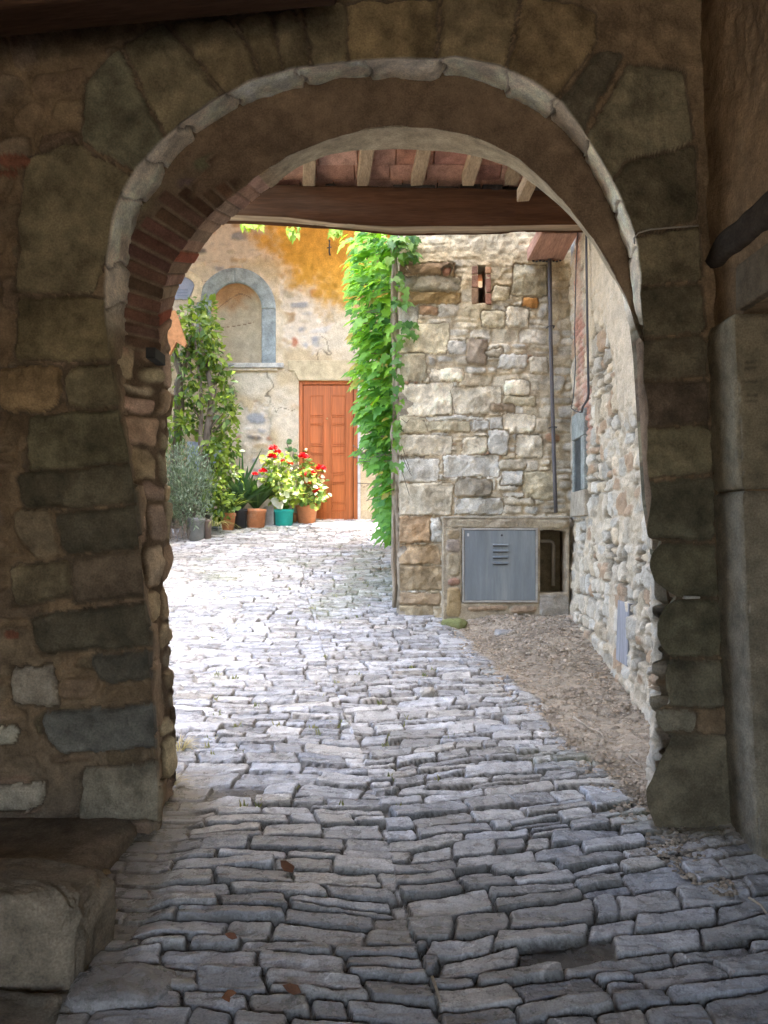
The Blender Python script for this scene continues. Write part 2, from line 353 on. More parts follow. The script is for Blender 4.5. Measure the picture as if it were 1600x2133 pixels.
# ------------------------------------------------------------------ the gateway
D1, D2, D3 = 3.3, 3.5, 3.75
Fp = [[(326, 1745), (328, 1640), (322, 1560), (318, 1480), (308, 1400), (304, 1300), (298, 1220), (288, 1140), (280, 1060), (275, 1000), (262, 930), (247, 870), (237, 800), (224, 720)],
      [(224, 720), (216, 650), (214, 600), (217, 550), (224, 490), (234, 440), (252, 395), (282, 345), (320, 305), (378, 252), (445, 205), (525, 163), (605, 140), (700, 128), (800, 119)],
      [(800, 119), (905, 120), (950, 116), (1040, 132), (1110, 165), (1170, 208), (1215, 268), (1255, 335), (1292, 405), (1316, 460), (1332, 520), (1336, 580), (1336, 640)],
      [(1336, 640), (1342, 720), (1342, 800), (1353, 870), (1348, 950), (1360, 1040), (1350, 1095), (1352, 1122), (1382, 1130), (1358, 1155), (1354, 1180), (1364, 1212), (1412, 1243), (1386, 1262), (1370, 1300), (1370, 1325), (1380, 1350), (1398, 1372), (1388, 1400), (1388, 1430), (1396, 1466), (1370, 1478), (1366, 1495), (1382, 1520), (1402, 1536), (1372, 1590), (1347, 1640), (1350, 1680), (1366, 1720), (1390, 1790)]]
Bp = [[(330, 1740), (336, 1600), (330, 1500), (322, 1400), (318, 1300), (308, 1220), (302, 1140), (296, 1060), (290, 1000), (278, 930), (270, 870), (268, 800), (262, 720)],
      [(272, 720), (270, 640), (268, 570), (270, 500), (282, 452), (296, 420), (326, 382), (344, 342), (400, 296), (464, 246), (540, 203), (605, 187), (690, 175), (800, 170)],
      [(800, 170), (905, 168), (925, 158), (990, 172), (1060, 198), (1110, 222), (1160, 255), (1205, 305), (1240, 360), (1272, 420), (1295, 480), (1312, 530), (1322, 590), (1330, 640)],
      [(1335, 640), (1345, 720), (1350, 800), (1365, 1040), (1390, 1200), (1410, 1400), (1410, 1600), (1420, 1790)]]
Mp = [[(338, 1720), (350, 1580), (345, 1500), (338, 1400), (334, 1300), (325, 1215), (330, 1140), (330, 1060), (322, 1000), (318, 930), (316, 870), (318, 800), (322, 720)],
      [(322, 720), (328, 660), (338, 600), (355, 555), (385, 510), (430, 455), (480, 410), (540, 365), (600, 325), (680, 292), (760, 270), (820, 264)],
      [(820, 264), (900, 266), (960, 278), (1020, 298), (1080, 330), (1140, 382), (1190, 440), (1230, 490), (1265, 545), (1300, 610), (1322, 660)],
      [(1322, 660), (1345, 720), (1358, 800), (1372, 1040), (1395, 1200), (1415, 1400), (1420, 1600), (1430, 1780)]]
Rp = [[(332, 1690), (358, 1580), (364, 1540), (358, 1500), (336, 1465), (334, 1440), (352, 1420), (357, 1370), (352, 1330), (338, 1290), (334, 1220), (352, 1207), (361, 1160), (355, 1100), (350, 1040), (347, 960), (352, 900), (352, 830), (356, 760), (351, 700)],
      [(351, 700), (358, 650), (368, 610), (385, 575), (410, 535), (440, 490), (470, 465), (520, 420), (570, 385), (620, 348), (680, 325), (740, 314), (815, 311)],
      [(815, 311), (870, 312), (940, 316), (1000, 327), (1060, 347), (1120, 390), (1160, 425), (1200, 465), (1235, 510), (1262, 555), (1290, 600), (1312, 650)],
      [(1312, 650), (1345, 720), (1352, 800), (1358, 1040), (1370, 1200), (1385, 1400), (1390, 1600), (1395, 1760)]]
Op = [[(-420, 1780), (-420, 740)], [(-420, 740), (-420, -330), (820, -330)], [(820, -330), (1490, -330), (1490, 640)], [(1490, 640), (1555, 1810)]]
NS = [240, 230, 230, 260]
def resamp(segs, smooth=2):
    out = []
    for sg, n in zip(segs, NS):
        p = np.array(sg, float); l = np.concatenate([[0], np.cumsum(np.hypot(*np.diff(p, axis=0).T))]); t = np.linspace(0, l[-1], n, endpoint=False)
        out.append(np.stack([np.interp(t, l, p[:, 0]), np.interp(t, l, p[:, 1])], 1))
    out = np.concatenate(out)
    k = 2 * smooth + 1
    for c in range(2): out[:, c] = np.convolve(np.pad(out[:, c], smooth, 'edge'), np.ones(k) / k, 'valid')
    return out
def w3(pp, d): return np.stack([(pp[:, 0] - CX) / F_PX * d, np.full(len(pp), d), CAMZ - (pp[:, 1] - CY) / F_PX * d], 1)
pF = resamp(Fp, 1); kk = np.arange(len(pF)); jit = np.where(kk > 705, 1.6, .8)
pF[:, 0] += jit * 3.2 * fbm(kk * .09, kk * 0, 5, 4); pF[:, 1] += jit * 2.4 * fbm(kk * .09, kk * 0, 9, 4)
cF = w3(pF, D1); cB = w3(resamp(Bp, 4), D2); cM = w3(resamp(Mp, 3), D2); cR = w3(resamp(Rp, 2), D3); cO = w3(resamp(Op, 12), D1)
lowL = 1 - ss(-1, 1, (np.arange(len(cF)) - 248) / 18.)          # 1 on the left jamb, where the reveal has no step
lowR = ss(-1, 1, (np.arange(len(cF)) - 705) / 12.)
for k_, cc in ((.4, cB), (.72, cM)):
    cc[:, 1] = cc[:, 1] * (1 - lowL) + (D1 + k_ * (D3 - D1)) * lowL
SL = np.concatenate([[0], np.cumsum(np.linalg.norm(np.diff(cF, axis=0), axis=1))]); SM = np.concatenate([[0], np.cumsum(np.linalg.norm(np.diff(cM, axis=0), axis=1))])
gate = empty('stone_gateway', (0, D1, 0.2), 'dark stone gateway with a rounded arch framing the courtyard', 'archway')
def lerp(a, b, t): return a[:, None, :] * (1 - t[None, :, None]) + b[:, None, :] * t[None, :, None]
def normals(Pb, ref):
    a = np.gradient(Pb, axis=0); b = np.gradient(Pb, axis=1); n = np.cross(a, b); n /= np.linalg.norm(n, axis=-1, keepdims=True) + 1e-9
    return n * np.sign((n * ref).sum(-1, keepdims=True) + 1e-9)
def build_gate():
    NF, NB = 260, 26
    tf = np.linspace(0, 1, NF) ** 1.25; face = lerp(cF, cO, tf)[:, ::-1]                  # outside -> edge
    rev = lerp(cF, cB, np.linspace(0, 1, NB)[1:])
    Pb = np.concatenate([face, rev], 1); nu, nv = Pb.shape[:2]
    N = np.zeros_like(Pb); N[..., 1] = -1
    cen = np.array([(800 - CX) / F_PX * 3.4, 3.4, 1.9]); inw = cen - Pb; inw[..., 1] = 0
    lo = Pb[..., 2] < 2.0; inw[lo] = np.stack([-Pb[..., 0], 0 * Pb[..., 0], 0 * Pb[..., 0]], -1)[lo]
    inw /= np.linalg.norm(inw, axis=-1, keepdims=True)
    w_ = np.zeros(nv); w_[NF - 1:] = ss(0, 1, np.linspace(.35, 1.4, NB)); w_[NF - 4:NF - 1] = [.05, .12, .22]
    N = N * (1 - w_)[None, :, None] + inw * w_[None, :, None]; N /= np.linalg.norm(N, axis=-1, keepdims=True)
    X, Z = Pb[..., 0], Pb[..., 2]; isf = (np.arange(nv) < NF)[None, :] & np.ones((nu, 1), bool)
    # mortar / old plaster ground
    m1 = fbm(X * 2.2, Z * 2.2, 3, 5); m2 = fbm(X * 11, Z * 11, 4, 5); m3 = fbm(X * 1.1, Z * 1.1, 15, 3)
    H = .016 * m1 + .016 * m2
    col = np.array([.195, .135, .078]) * (1 + .35 * m1 + .42 * m2)[..., None]
    top = ss(2.6, 3.3, Z)[..., None]; col = col * (1 - top * .35) + np.array([.19, .135, .075]) * (1 + .2 * m2)[..., None] * top * .35
    low = 1 - ss(.2, .9, Z); col = col * (1 - .5 * low[..., None]) + np.array([.21, .175, .13]) * (1 + .3 * m1)[..., None] * .5 * low[..., None]
    # buried rubble showing through on the far left
    rng = RS(5)
    ids, sdv, c1, c2, n = courses(X + .05 * fbm(X * 5, Z * 5, 2), Z + .05 * fbm(X * 3, Z * 3, 6), -1, 6, (.11, .24), (.14, .34), rng, -4, 4, .2, .3, 40)
    vis = (rng.rand(n)[ids] < .8) * (X < -.6)
    t = np.clip((sdv - .010 + .014 * m2) / .012, 0, 1) * vis
    H = H + t * (.016 + .012 * fbm(X * 7 + ids, Z * 7, 3)) - .014 * vis * (1 - ss(.0, .012, np.abs(sdv - .006))); tn = (np.array([.22, .16, .10]) * rng.uniform(.6, 1.25, (n, 1)) * rng.uniform(.93, 1.07, (n, 3)))[ids]
    a = (t * .75)[..., None]; col = col * (1 - a) + tn * (1 + .25 * m2)[..., None] * a
    pt = Paint(X + .012 * fbm(X * 6, Z * 6, 31, 3), Z + .012 * fbm(X * 6, Z * 6, 32, 3), H, col); QB = np.array([1.3, 1.27, 1.15])
    OL, DK, DK2, GR, BR = (.150, .126, .080), (.086, .078, .058), (.074, .064, .046), (.21, .185, .145), (.20, .14, .08)
    st = [([(0, 765), (128, 765), (128, 835), (105, 855), (0, 857)], BR), ([(-200, 770), (-8, 765), (-8, 900), (-200, 900)], BR), ([(138, 765), (250, 758), (280, 850), (140, 850)], OL),
          ([(58, 865), (300, 853), (310, 960), (62, 985)], (.125, .11, .07)), ([(35, 990), (310, 965), (310, 1045), (50, 1062)], (.105, .09, .062)), ([(118, 1068), (300, 1052), (310, 1140), (135, 1152)], DK2),
          ([(20, 1178), (148, 1165), (148, 1240), (30, 1262)], (.13, .105, .068)), ([(150, 1162), (320, 1142), (320, 1245), (152, 1252)], (.115, .088, .064)), ([(62, 1282), (330, 1255), (330, 1345), (80, 1358)], DK2),
          ([(185, 1365), (340, 1352), (340, 1412), (215, 1422)], (.075, .068, .055)), ([(88, 1485), (345, 1462), (345, 1555), (120, 1572), (92, 1535)], (.115, .112, .102)), ([(172, 1602), (350, 1588), (350, 1705), (165, 1712)], GR),
          ([(25, 1390), (110, 1382), (122, 1470), (30, 1468)], (.26, .225, .185)), ([(-40, 1515), (38, 1513), (38, 1550), (-40, 1552)], (.30, .28, .23)), ([(-20, 1640), (100, 1630), (85, 1685), (-10, 1690)], (.33, .29, .235)),
          ([(215, 610), (30, 608), (52, 330), (150, 298), (285, 372), (245, 480)], OL), ([(255, 618), (35, 618), (30, 750), (260, 750)], (.135, .11, .065)), ([(290, 362), (165, 292), (185, 160), (245, 98), (350, 312)], (.14, .13, .09)),
          ([(355, 305), (255, 92), (343, 48), (478, 222)], (.15, .125, .08)), ([(485, 215), (355, 45), (478, 38), (552, 182)], (.165, .13, .08)), ([(560, 178), (488, 36), (562, 28), (592, 162)], (.155, .122, .074)), ([(596, 160), (568, 26), (620, 18), (652, 155)], (.15, .12, .075)),
          ([(660, 152), (630, 16), (716, 8), (722, 145)], (.165, .135, .085)), ([(728, 144), (724, 6), (912, 0), (906, 138)], (.20, .15, .085)), ([(916, 136), (926, -6), (1085, -16), (1045, 155)], (.17, .132, .08)),
          ([(1056, 158), (1092, -10), (1240, 20), (1240, 95), (1140, 220)], (.17, .125, .072)), ([(1150, 232), (1245, 105), (1300, 110), (1205, 290)], (.09, .078, .056)), ([(1215, 305), (1310, 130), (1425, 145), (1444, 285), (1262, 400)], (.14, .122, .082)),
          ([(1270, 410), (1300, 340), (1450, 300), (1456, 455), (1305, 490)], (.10, .085, .056)), ([(1305, 498), (1460, 470), (1464, 580), (1310, 592)], (.13, .11, .072)), ([(1305, 602), (1466, 590), (1468, 690), (1315, 700)], (.115, .10, .068)),
          ([(1315, 710), (1470, 700), (1472, 785), (1318, 792)], (.10, .085, .06)), ([(1318, 800), (1474, 792), (1476, 880), (1325, 884)], (.095, .072, .055)), ([(1320, 892), (1480, 888), (1482, 985), (1325, 1000)], (.12, .105, .07)),
          ([(1325, 1010), (1486, 995), (1488, 1126), (1330, 1122)], (.10, .092, .066)), ([(1330, 1134), (1494, 1132), (1497, 1243), (1345, 1241)], (.105, .096, .066)), ([(1350, 1250), (1500, 1250), (1504, 1365), (1350, 1366)], (.10, .092, .064)),
          ([(1365, 1374), (1505, 1374), (1512, 1472), (1365, 1470)], (.10, .09, .066)), ([(1345, 1478), (1450, 1478), (1450, 1522), (1345, 1522)], (.15, .135, .105)), ([(1330, 1528), (1520, 1530), (1545, 1800), (1330, 1800)], (.125, .108, .078))]
    for i, (pp, c) in enumerate(st):
        big = 1
        pt.stone(pxpoly(pp, D1), (.034 if i < 15 else .022), np.array(c) * QB, bev=.013, rough=.012, seed=i * 7 + 1, fac=.03, clear=.010, mort=(.125, .092, .058), mh=-.010, k=80, var=.34, edge=.011)
    for i, b in enumerate([(155, 1465, 188, 1478), (203, 1455, 226, 1474), (160, 1438, 182, 1450), (230, 1456, 264, 1466), (140, 1425, 150, 1448)]):
        pt.stone(pxpoly(bxp(*b, RS(i), 3), D1), .008, (.20, .055, .035), bev=.008, seed=i + 200, fac=0, clear=0)
    for i, b in enumerate([(-10, 322, 66, 348), (-20, 352, 42, 372), (-30, 1000, 20, 1014), (0, 1310, 40, 1330), (1395, 40, 1450, 52)]):
        pt.stone(pxpoly(bxp(*b, RS(i), 3), D1), .01, (.20, .085, .05), bev=.01, seed=i + 240, fac=0, clear=0)
    H, col = pt.H, pt.C
    # ring underside: worn stone with joints, its lit look painted in pale
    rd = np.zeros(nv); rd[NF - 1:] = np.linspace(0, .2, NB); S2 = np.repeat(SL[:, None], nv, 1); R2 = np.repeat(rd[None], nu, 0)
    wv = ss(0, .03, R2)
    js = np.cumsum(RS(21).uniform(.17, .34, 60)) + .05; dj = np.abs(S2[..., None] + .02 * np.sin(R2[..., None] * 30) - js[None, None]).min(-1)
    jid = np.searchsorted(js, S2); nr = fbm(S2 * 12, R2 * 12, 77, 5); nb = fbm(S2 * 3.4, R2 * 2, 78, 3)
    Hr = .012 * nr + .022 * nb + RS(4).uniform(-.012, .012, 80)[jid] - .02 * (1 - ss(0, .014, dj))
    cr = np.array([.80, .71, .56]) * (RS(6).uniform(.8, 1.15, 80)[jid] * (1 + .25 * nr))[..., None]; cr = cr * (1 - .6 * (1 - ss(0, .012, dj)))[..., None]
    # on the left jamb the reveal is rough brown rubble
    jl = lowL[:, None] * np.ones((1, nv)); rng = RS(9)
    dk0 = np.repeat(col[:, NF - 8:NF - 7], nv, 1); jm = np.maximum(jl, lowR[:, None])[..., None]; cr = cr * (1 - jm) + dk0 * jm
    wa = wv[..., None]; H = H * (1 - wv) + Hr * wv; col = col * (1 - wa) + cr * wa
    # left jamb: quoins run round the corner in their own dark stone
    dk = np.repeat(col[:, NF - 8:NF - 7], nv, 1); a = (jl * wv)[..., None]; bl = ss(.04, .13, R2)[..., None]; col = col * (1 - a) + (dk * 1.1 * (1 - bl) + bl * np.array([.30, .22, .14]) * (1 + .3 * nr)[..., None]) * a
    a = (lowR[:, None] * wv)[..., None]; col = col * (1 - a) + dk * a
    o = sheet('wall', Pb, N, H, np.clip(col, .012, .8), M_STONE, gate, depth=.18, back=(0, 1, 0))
    # inner arch: face between B and M, intrados M to R
    NB2, NR = 46, 34
    inn = lerp(cB, cM, np.linspace(-.35, 1, NB2)); intr = lerp(cM, cR, np.linspace(0, 1, NR)[1:]); 
    tail = cR + np.array([0, .05, 0]) + (cR - cM) * .02
    Pb = np.concatenate([inn, intr], 1); nu, nv = Pb.shape[:2]
    N = normals(Pb, np.concatenate([np.broadcast_to(np.array([0, -1, 0.]), inn.shape), (np.array([0, 0, 1.8]) - intr) * np.array([1, 0, 1])], 1))
    S2 = np.repeat(SM[:, None], nv, 1); ln = np.linalg.norm(cB - cM, axis=1)
    V2 = np.concatenate([(1 - np.linspace(-.35, 1, NB2))[None] * ln[:, None], -np.linspace(0, .27, NR)[None, 1:] * np.ones((nu, 1))], 1)
    X, Z = Pb[..., 0], Pb[..., 2]; onr = V2 < 0
    n1 = fbm(S2 * 2.5, V2 * 2.5, 91, 4); n2 = fbm(S2 * 14, V2 * 14, 92, 5)
    H = .004 * n1 + .0025 * n2
    col = np.where(onr[..., None], np.array([.36, .30, .205]), np.array([.185, .128, .08])) * (1 + .16 * n1 + .13 * n2)[..., None]  # underside coloured paler than the face, painting in light from below
    # flaking line at the arris
    fl = np.exp(-((V2 - .0) / .012) ** 2); H = H - .012 * fl * ss(-.1, .5, fbm(S2 * 9, S2 * 0, 95, 3))
    # brick ring on the left haunch
    bidx = S2 / .062; bf = np.abs(bidx - np.floor(bidx) - .5); bid = np.floor(bidx).astype(int) % 400
    upto = 1 - ss(0, 1, (np.arange(nu)[:, None] - 345 - 14 * np.sin(V2 * 40)) / 12.); frm = ss(-1, 1, (np.arange(nu)[:, None] - 232) / 10.)
    rb = RS(31); blen = rb.uniform(.16, .25, 400)[bid]
    inr = (V2 < blen) & (V2 > -.02); tb = ss(.06, .16, .5 - bf) * ss(0, .02, blen - V2)
    am = (upto * frm)
    bc = (np.array([.15, .082, .055]) * rb.uniform(.6, 1.25, (400, 1)) * rb.uniform(.92, 1.08, (400, 3)))[bid] * (1 + .25 * n2)[..., None]
    mc = np.array([.21, .155, .10]) * (1 + .2 * n2)[..., None]
    w_ = (am * inr)[..., None] * (~onr)[..., None]; colb = mc * (1 - tb[..., None]) + bc * tb[..., None]; col = col * (1 - w_) + colb * w_
    H = H + (am * inr * ~onr) * (tb * .016 - .008 + .004 * rb.normal(0, 1, 400)[bid])
    # rubble above the bricks, up to the outer ring
    w2 = am * (~inr) * (~onr); rng = RS(17); ids, sdv, _, _, n = courses(X + .03 * n1, Z + .03 * n1, 0, 5, (.07, .14), (.10, .24), rng, -3, 3, .2, .3, 60)
    t = np.clip((sdv - .008) / .02, 0, 1); H = H + w2 * (t * .02 - .012); cc = np.stack([rng.uniform(.15, .27, n), rng.uniform(.10, .18, n), rng.uniform(.06, .11, n)], -1)[ids] * (1 + .3 * n2)[..., None]
    col = col * (1 - w2[..., None]) + (mc * .8 * (1 - t[..., None]) + cc * t[..., None]) * w2[..., None]
    # bricks on the underside, coloured lighter than their faces as if lit
    up2 = 1 - ss(0, 1, (np.arange(nu)[:, None] - 372) / 25.); am2 = up2 * frm * onr
    bc2 = np.array([.34, .22, .145]) * (rb.uniform(.7, 1.15, (400, 1)) * rb.uniform(.93, 1.07, (400, 3)))[bid] * (1 + .2 * n2)[..., None]
    rd_ = (rb.rand(400)[bid] < .14)[..., None]; bc2 = np.where(rd_, np.array([.30, .09, .05]), bc2)
    tb2 = ss(.0, .06, .5 - bf)[..., None]; c2 = np.array([.16, .115, .075]) * (1 - tb2) + bc2 * tb2; col = col * (1 - am2[..., None]) + c2 * am2[..., None]
    H = H + am2 * (ss(0, .08, .5 - bf) * .008 - .008 + .004 * rb.normal(0, 1, 400)[bid])
    # the left jamb: rough projecting rubble, depth against height
    jl = (1 - ss(-1, 1, (np.arange(nu)[:, None] - 236) / 8.)) * np.ones((1, nv)); Dp = Pb[..., 1] - D1
    rng = RS(12); ids, sdv, c1, c2_, n = courses(Dp + .02 * n1, Z + .022 * fbm(Dp * 9, Z * 9, 19, 3), -.5, 3, (.09, .21), (.10, .24), rng, -.4, 1, .25, .25, 60)
    t = np.clip((sdv - .005 + .006 * n2) / .010, 0, 1); fc = facet(ids, n, Dp - c1, Z - c2_, rng, .35)
    Hj = t * (rng.uniform(.008, .035, n)[ids] + fc * .6 + .007 * n2) - .01 + .006 * n2
    cj = (np.array([.42, .32, .21]) * rng.uniform(.6, 1.2, (n, 1)) * rng.uniform(.93, 1.07, (n, 3)))[ids] * (1 + .3 * n2)[..., None]
    cj = np.array([.15, .105, .065]) * (1 - t[..., None]) + cj * t[..., None]
    H = H * (1 - jl) + Hj * jl; col = col * (1 - jl[..., None]) + cj * jl[..., None]
    o = sheet('inner_arch', Pb, N, H, np.clip(col, .012, .8), M_STONE, gate, depth=.12)
    mb = MB()                                                     # dark socket stone set in the brickwork
    q = P(330, 747, 3.56); mb.box(q[0] - .022, q[0] + .022, 3.44, 3.6, q[2] - .024, q[2] + .024, (.03, .028, .025)); mb.build('iron_hinge_block', M_ATTR, gate, bevel=.003)
    # pale wedge stone in the right jamb joint, twisted wire on the right springing
    q = P(1439, 1244, 3.29); mb = MB(); mb.box(q[0] - .028, q[0] + .028, 3.262, 3.33, q[2] - .005, q[2] + .005, (.36, .34, .30), .004, RS(3)); mb.build('wedge_stone', M_ATTR, gate, bevel=.003)
    mb = MB(); pts = [P(x, y, d) for x, y, d in [(1455, 470, 3.26), (1400, 474, 3.25), (1355, 478, 3.26), (1330, 485, 3.27), (1321, 496, 3.28), (1322, 508, 3.3)]]
    mb.tube(pts, .0035, 6, (.3, .27, .22)); mb.build('loose_wire', M_ATTR, gate, True)
build_gate()
# upper storey carried by the gateway (behind and above what the arch shows)
mb = MB(); mb.box(-3.2, 3.2, D1 + .2, D1 + .42, 4.15, 4.65, (.34, .28, .2)); mb.box(-3.2, -2.2, D1 + .18, D3, -.3, 4.15, (.3, .24, .17)); mb.build('upper_wall', M_PALE, gate)

# ------------------------------------------------------------------ covered passage we stand in
def xw(z): return 1.525 - .045 * z
def build_right_near():
    root = empty('passage_wall', (1.5, 2.5, 0), 'dark plastered right wall of the passage with stone doorway', 'wall')
    ya = np.concatenate([np.linspace(-3.5, 1.8, 40), np.linspace(1.82, 3.42, 190)]); za = np.linspace(-.2, 4.3, 420)
    Y, Z = np.meshgrid(ya, za, indexing='ij'); X = xw(Z)
    n1 = fbm(Y * 2, Z * 2, 3, 5); n2 = fbm(Y * 12, Z * 12, 5, 5); n3 = ss(.15, .5, fbm(Y * 3.2 + 4, Z * 2.2, 9, 4))
    H = .018 * n1 + .008 * n2 + n3 * (-.014 + .014 * fbm(Y * 30, Z * 18, 7, 4))
    col = np.array([.24, .16, .09]) * (1 + .22 * n1 + .2 * n2)[..., None]; col = col * (1 - .4 * n3[..., None]) + .4 * n3[..., None] * np.array([.25, .19, .12])
    m = ~((Z < 2.37) & (Y < 3.07) & (Y > 1.7))
    Pb = np.stack([X, Y, Z], -1); N = np.zeros_like(Pb); N[..., 0] = -1
    sheet('wall', Pb, N, H, np.clip(col, .02, .8), M_STONE, root, mask=m, depth=.3, back=(1, 0, 0))
    # jamb stones: two dressed blocks, face flush with the wall and reveal facing us
    def jamb(z0, z1, seed, c):
        us = np.concatenate([np.linspace(0, .26, 34), np.linspace(.26, .42, 22)[1:]]); zs = np.linspace(z0, z1, int((z1 - z0) / .011) + 2)
        Uu, Zz = np.meshgrid(us, zs, indexing='ij'); k = np.clip(Uu, 0, .26); e = np.clip(Uu - .26, 0, 1)
        Xx = xw(Zz) - .03 + e; Yy = 3.315 - k
        N = np.zeros(Xx.shape + (3,)); t = ss(.25, .272, Uu); N[..., 0] = -(1 - t); N[..., 1] = -t; N /= np.linalg.norm(N, axis=-1, keepdims=True)
        b = np.minimum(np.minimum(Zz - z0, z1 - Zz), .05); a = fbm(Uu * 12, Zz * 12, seed, 5); dr = np.abs(np.sin(Zz * 260 + 6 * a)) * .0022
        H = .004 * a + dr - .014 * (1 - ss(0, .02, b)) - .012 * np.exp(-((Uu - .26) / .012) ** 2) * (1 + a)
        cc = np.array(c) * (1 + .2 * a + .12 * fbm(Uu * 4, Zz * 4, seed + 3))[..., None]
        tly = (np.abs(((Zz - 1.98) / .026) % 1 - .5) < .13) & (Zz > 1.98) & (Zz < 2.2) & (Uu > .285 + .01 * np.sin(Zz * 50)) & (Uu < .34)
        H = H - .005 * tly; cc = cc * (1 - .35 * tly[..., None])
        sheet('jamb_stone', np.stack([Xx, Yy, Zz], -1), N, H, np.clip(cc, .02, .7), M_STONE, root, depth=.1, back=(.7, .7, 0))
    jamb(1.67, 2.37, 3, (.25, .21, .14)); jamb(.0, 1.664, 8, (.245, .21, .15))
    mb = MB(); mb.box(1.55, 1.6, 1.6, 3.2, .0, 2.5); mb.build('door', M_DARK, root)
    mb = MB(); mb.box(1.40, 1.62, 1.5, 3.07, 2.38, 2.56, (.15, .12, .08)); mb.build('lintel', M_STONE, root, bevel=.01)
    ys = np.linspace(3.305, 1.4, 60); rg = RS(14); ring = []
    zt = 2.725 + .012 * fbm(ys * 5, ys * 0, 3, 3) - .05 * ss(3.2, 3.31, ys); zb = 2.615 + .016 * fbm(ys * 6, ys * 0, 8, 3) + .02 * ss(3.2, 3.31, ys); pr = .035 + .012 * fbm(ys * 7, ys * 0, 5, 3)
    V = np.stack([np.stack([xw(2.7) + .05 + 0 * ys, ys, zt + .006], 1), np.stack([xw(2.7) - pr + .012, ys, zt], 1), np.stack([xw(2.7) - pr, ys, zt - .022], 1), np.stack([xw(2.7) - pr + .004, ys, zb + .02], 1), np.stack([xw(2.7) - pr + .02, ys, zb], 1), np.stack([xw(2.7) + .05 + 0 * ys, ys, zb - .004], 1)], 1)
    ix = np.arange(60 * 6).reshape(60, 6); Q = np.stack([ix[:-1, :-1], ix[1:, :-1], ix[1:, 1:], ix[:-1, 1:]], -1).reshape(-1, 4); e = [(0, 1, 4, 5), (1, 2, 3, 4)]
    mk('timber', V.reshape(-1, 3), Q=np.concatenate([Q, np.array(e)]), mat=M_WOOD, parent=root, col=np.tile((.052, .042, .033), (360, 1)), smooth=False)
build_right_near()
def build_left_near():
    root = empty('passage_side_wall', (-2.1, 1, 0), 'unlit left wall of the covered passage beyond the picture edge', 'wall')
    mb = MB(); mb.box(-2.3, -2.1, -3.5, 3.3, -.2, 4.3, (.25, .18, .11)); mb.build('wall', M_STONE, root)
build_left_near()
root = empty('passage_end_blocker', (0, -3.6, 0), 'added unseen wall with a wide doorway limiting light from the rear', 'wall')  # added behind the camera to limit light entering the passage
mb = MB(); mb.box(-2.3, -1.35, -3.9, -3.55, -.2, 4.3, (.25, .18, .11)); mb.box(1.4, 2.2, -3.9, -3.55, -.2, 4.3, (.25, .18, .11)); mb.box(-1.35, 1.4, -3.9, -3.55, 3.0, 4.3, (.25, .18, .11)); mb.build('wall', M_STONE, root)
root = empty('passage_ceiling', (0, 0, 3.9), 'dark timber ceiling of the covered passage', 'ceiling')
mb = MB(); rng = RS(2)
for i in range(26): mb.box(-2.3, 2.2, -3.5 + i * .262, -3.5 + i * .262 + .255, 4.02, 4.06, (.10, .065, .04))
mb.box(-2.6, 2.4, -4, 3.52, 4.10, 4.2, (.1, .07, .05)); mb.build('board', M_RAFT, root)  # solid slab added above the boards to stop sun through the gaps
# dark beam across the top left corner
q0, q1 = P(-90, 68, 3.0), P(700, -8, 3.0)
mb = MB(); v = []
for (p, s) in ((q0, 0), (P(300, 28, 3.0), 0), (q1, 0)):
    v += [(p[0], 2.86, p[2] - .02), (p[0], 3.06, p[2]), (p[0], 3.06, p[2] + .3), (p[0], 2.86, p[2] + .3)]
mb.add(v, [(0, 1, 2, 3), (8, 11, 10, 9)] + [(i * 4 + k, i * 4 + 4 + k, i * 4 + 4 + (k + 1) % 4, i * 4 + (k + 1) % 4) for i in range(2) for k in range(4)], (.055, .030, .018))
o = mb.build('ceiling_beam', M_WOOD, bevel=.015); tag(o, 'dark brown timber beam across the top left corner', 'beam')

# ------------------------------------------------------------------ stone step on the left, flat slab
def rock(name, cx, cyy, z0, z1, rx, ry, seed, col, parent=None, sq=5., n=60, rough=.02, mat_=None, yaw=0):
    """a rounded block: superellipsoid with worn, uneven faces"""
    a = np.linspace(-np.pi, np.pi, n * 2, endpoint=False); b = np.linspace(-np.pi / 2, np.pi / 2, n)
    A, B = np.meshgrid(a, b, indexing='ij'); e = 2. / sq
    f = lambda t: np.sign(t) * np.abs(t) ** e
    x = f(np.cos(B)) * f(np.cos(A)); y = f(np.cos(B)) * f(np.sin(A)); z = f(np.sin(B))
    nn = np.stack([x, y, z], -1); ln = np.linalg.norm(nn, axis=-1, keepdims=True)
    ds = 1 + rough / max(.05, min(rx, ry)) * .5 * (fbm(x * 2 + seed, z * 2 + y * 1.3, seed, 4) + .6 * fbm(x * 6 + y * 3, z * 6 - y * 2, seed + 5, 4))
    X = x * rx * ds; Y = y * ry * ds; Z = (z0 + z1) / 2 + z * (z1 - z0) / 2 * ds
    c, s = math.cos(yaw), math.sin(yaw); X, Y = cx + c * X - s * Y, cyy + s * X + c * Y
    V = np.stack([X, Y, Z], -1); nu, nv = A.shape; idx = np.arange(nu * nv).reshape(nu, nv); nx = np.roll(idx, -1, 0)
    Q = np.stack([idx[:, :-1], nx[:, :-1], nx[:, 1:], idx[:, 1:]], -1).reshape(-1, 4)
    cc = np.array(col) * (1 + .25 * fbm(X * 6, Z * 6 + Y * 4, seed + 2, 4))[..., None]
    return mk(name, V.reshape(-1, 3), Q=Q, mat=mat_ or M_STONE, parent=parent, col=np.clip(cc, .02, .8))
st = empty('stone_step', (-1.3, 2.7, .1), 'worn brown stone step at the foot of the left pillar', 'step')
rock('step_stone', -1.42, 2.47, -.1, .40, .50, .17, 3, (.23, .19, .135), st, 9, 110, .035)
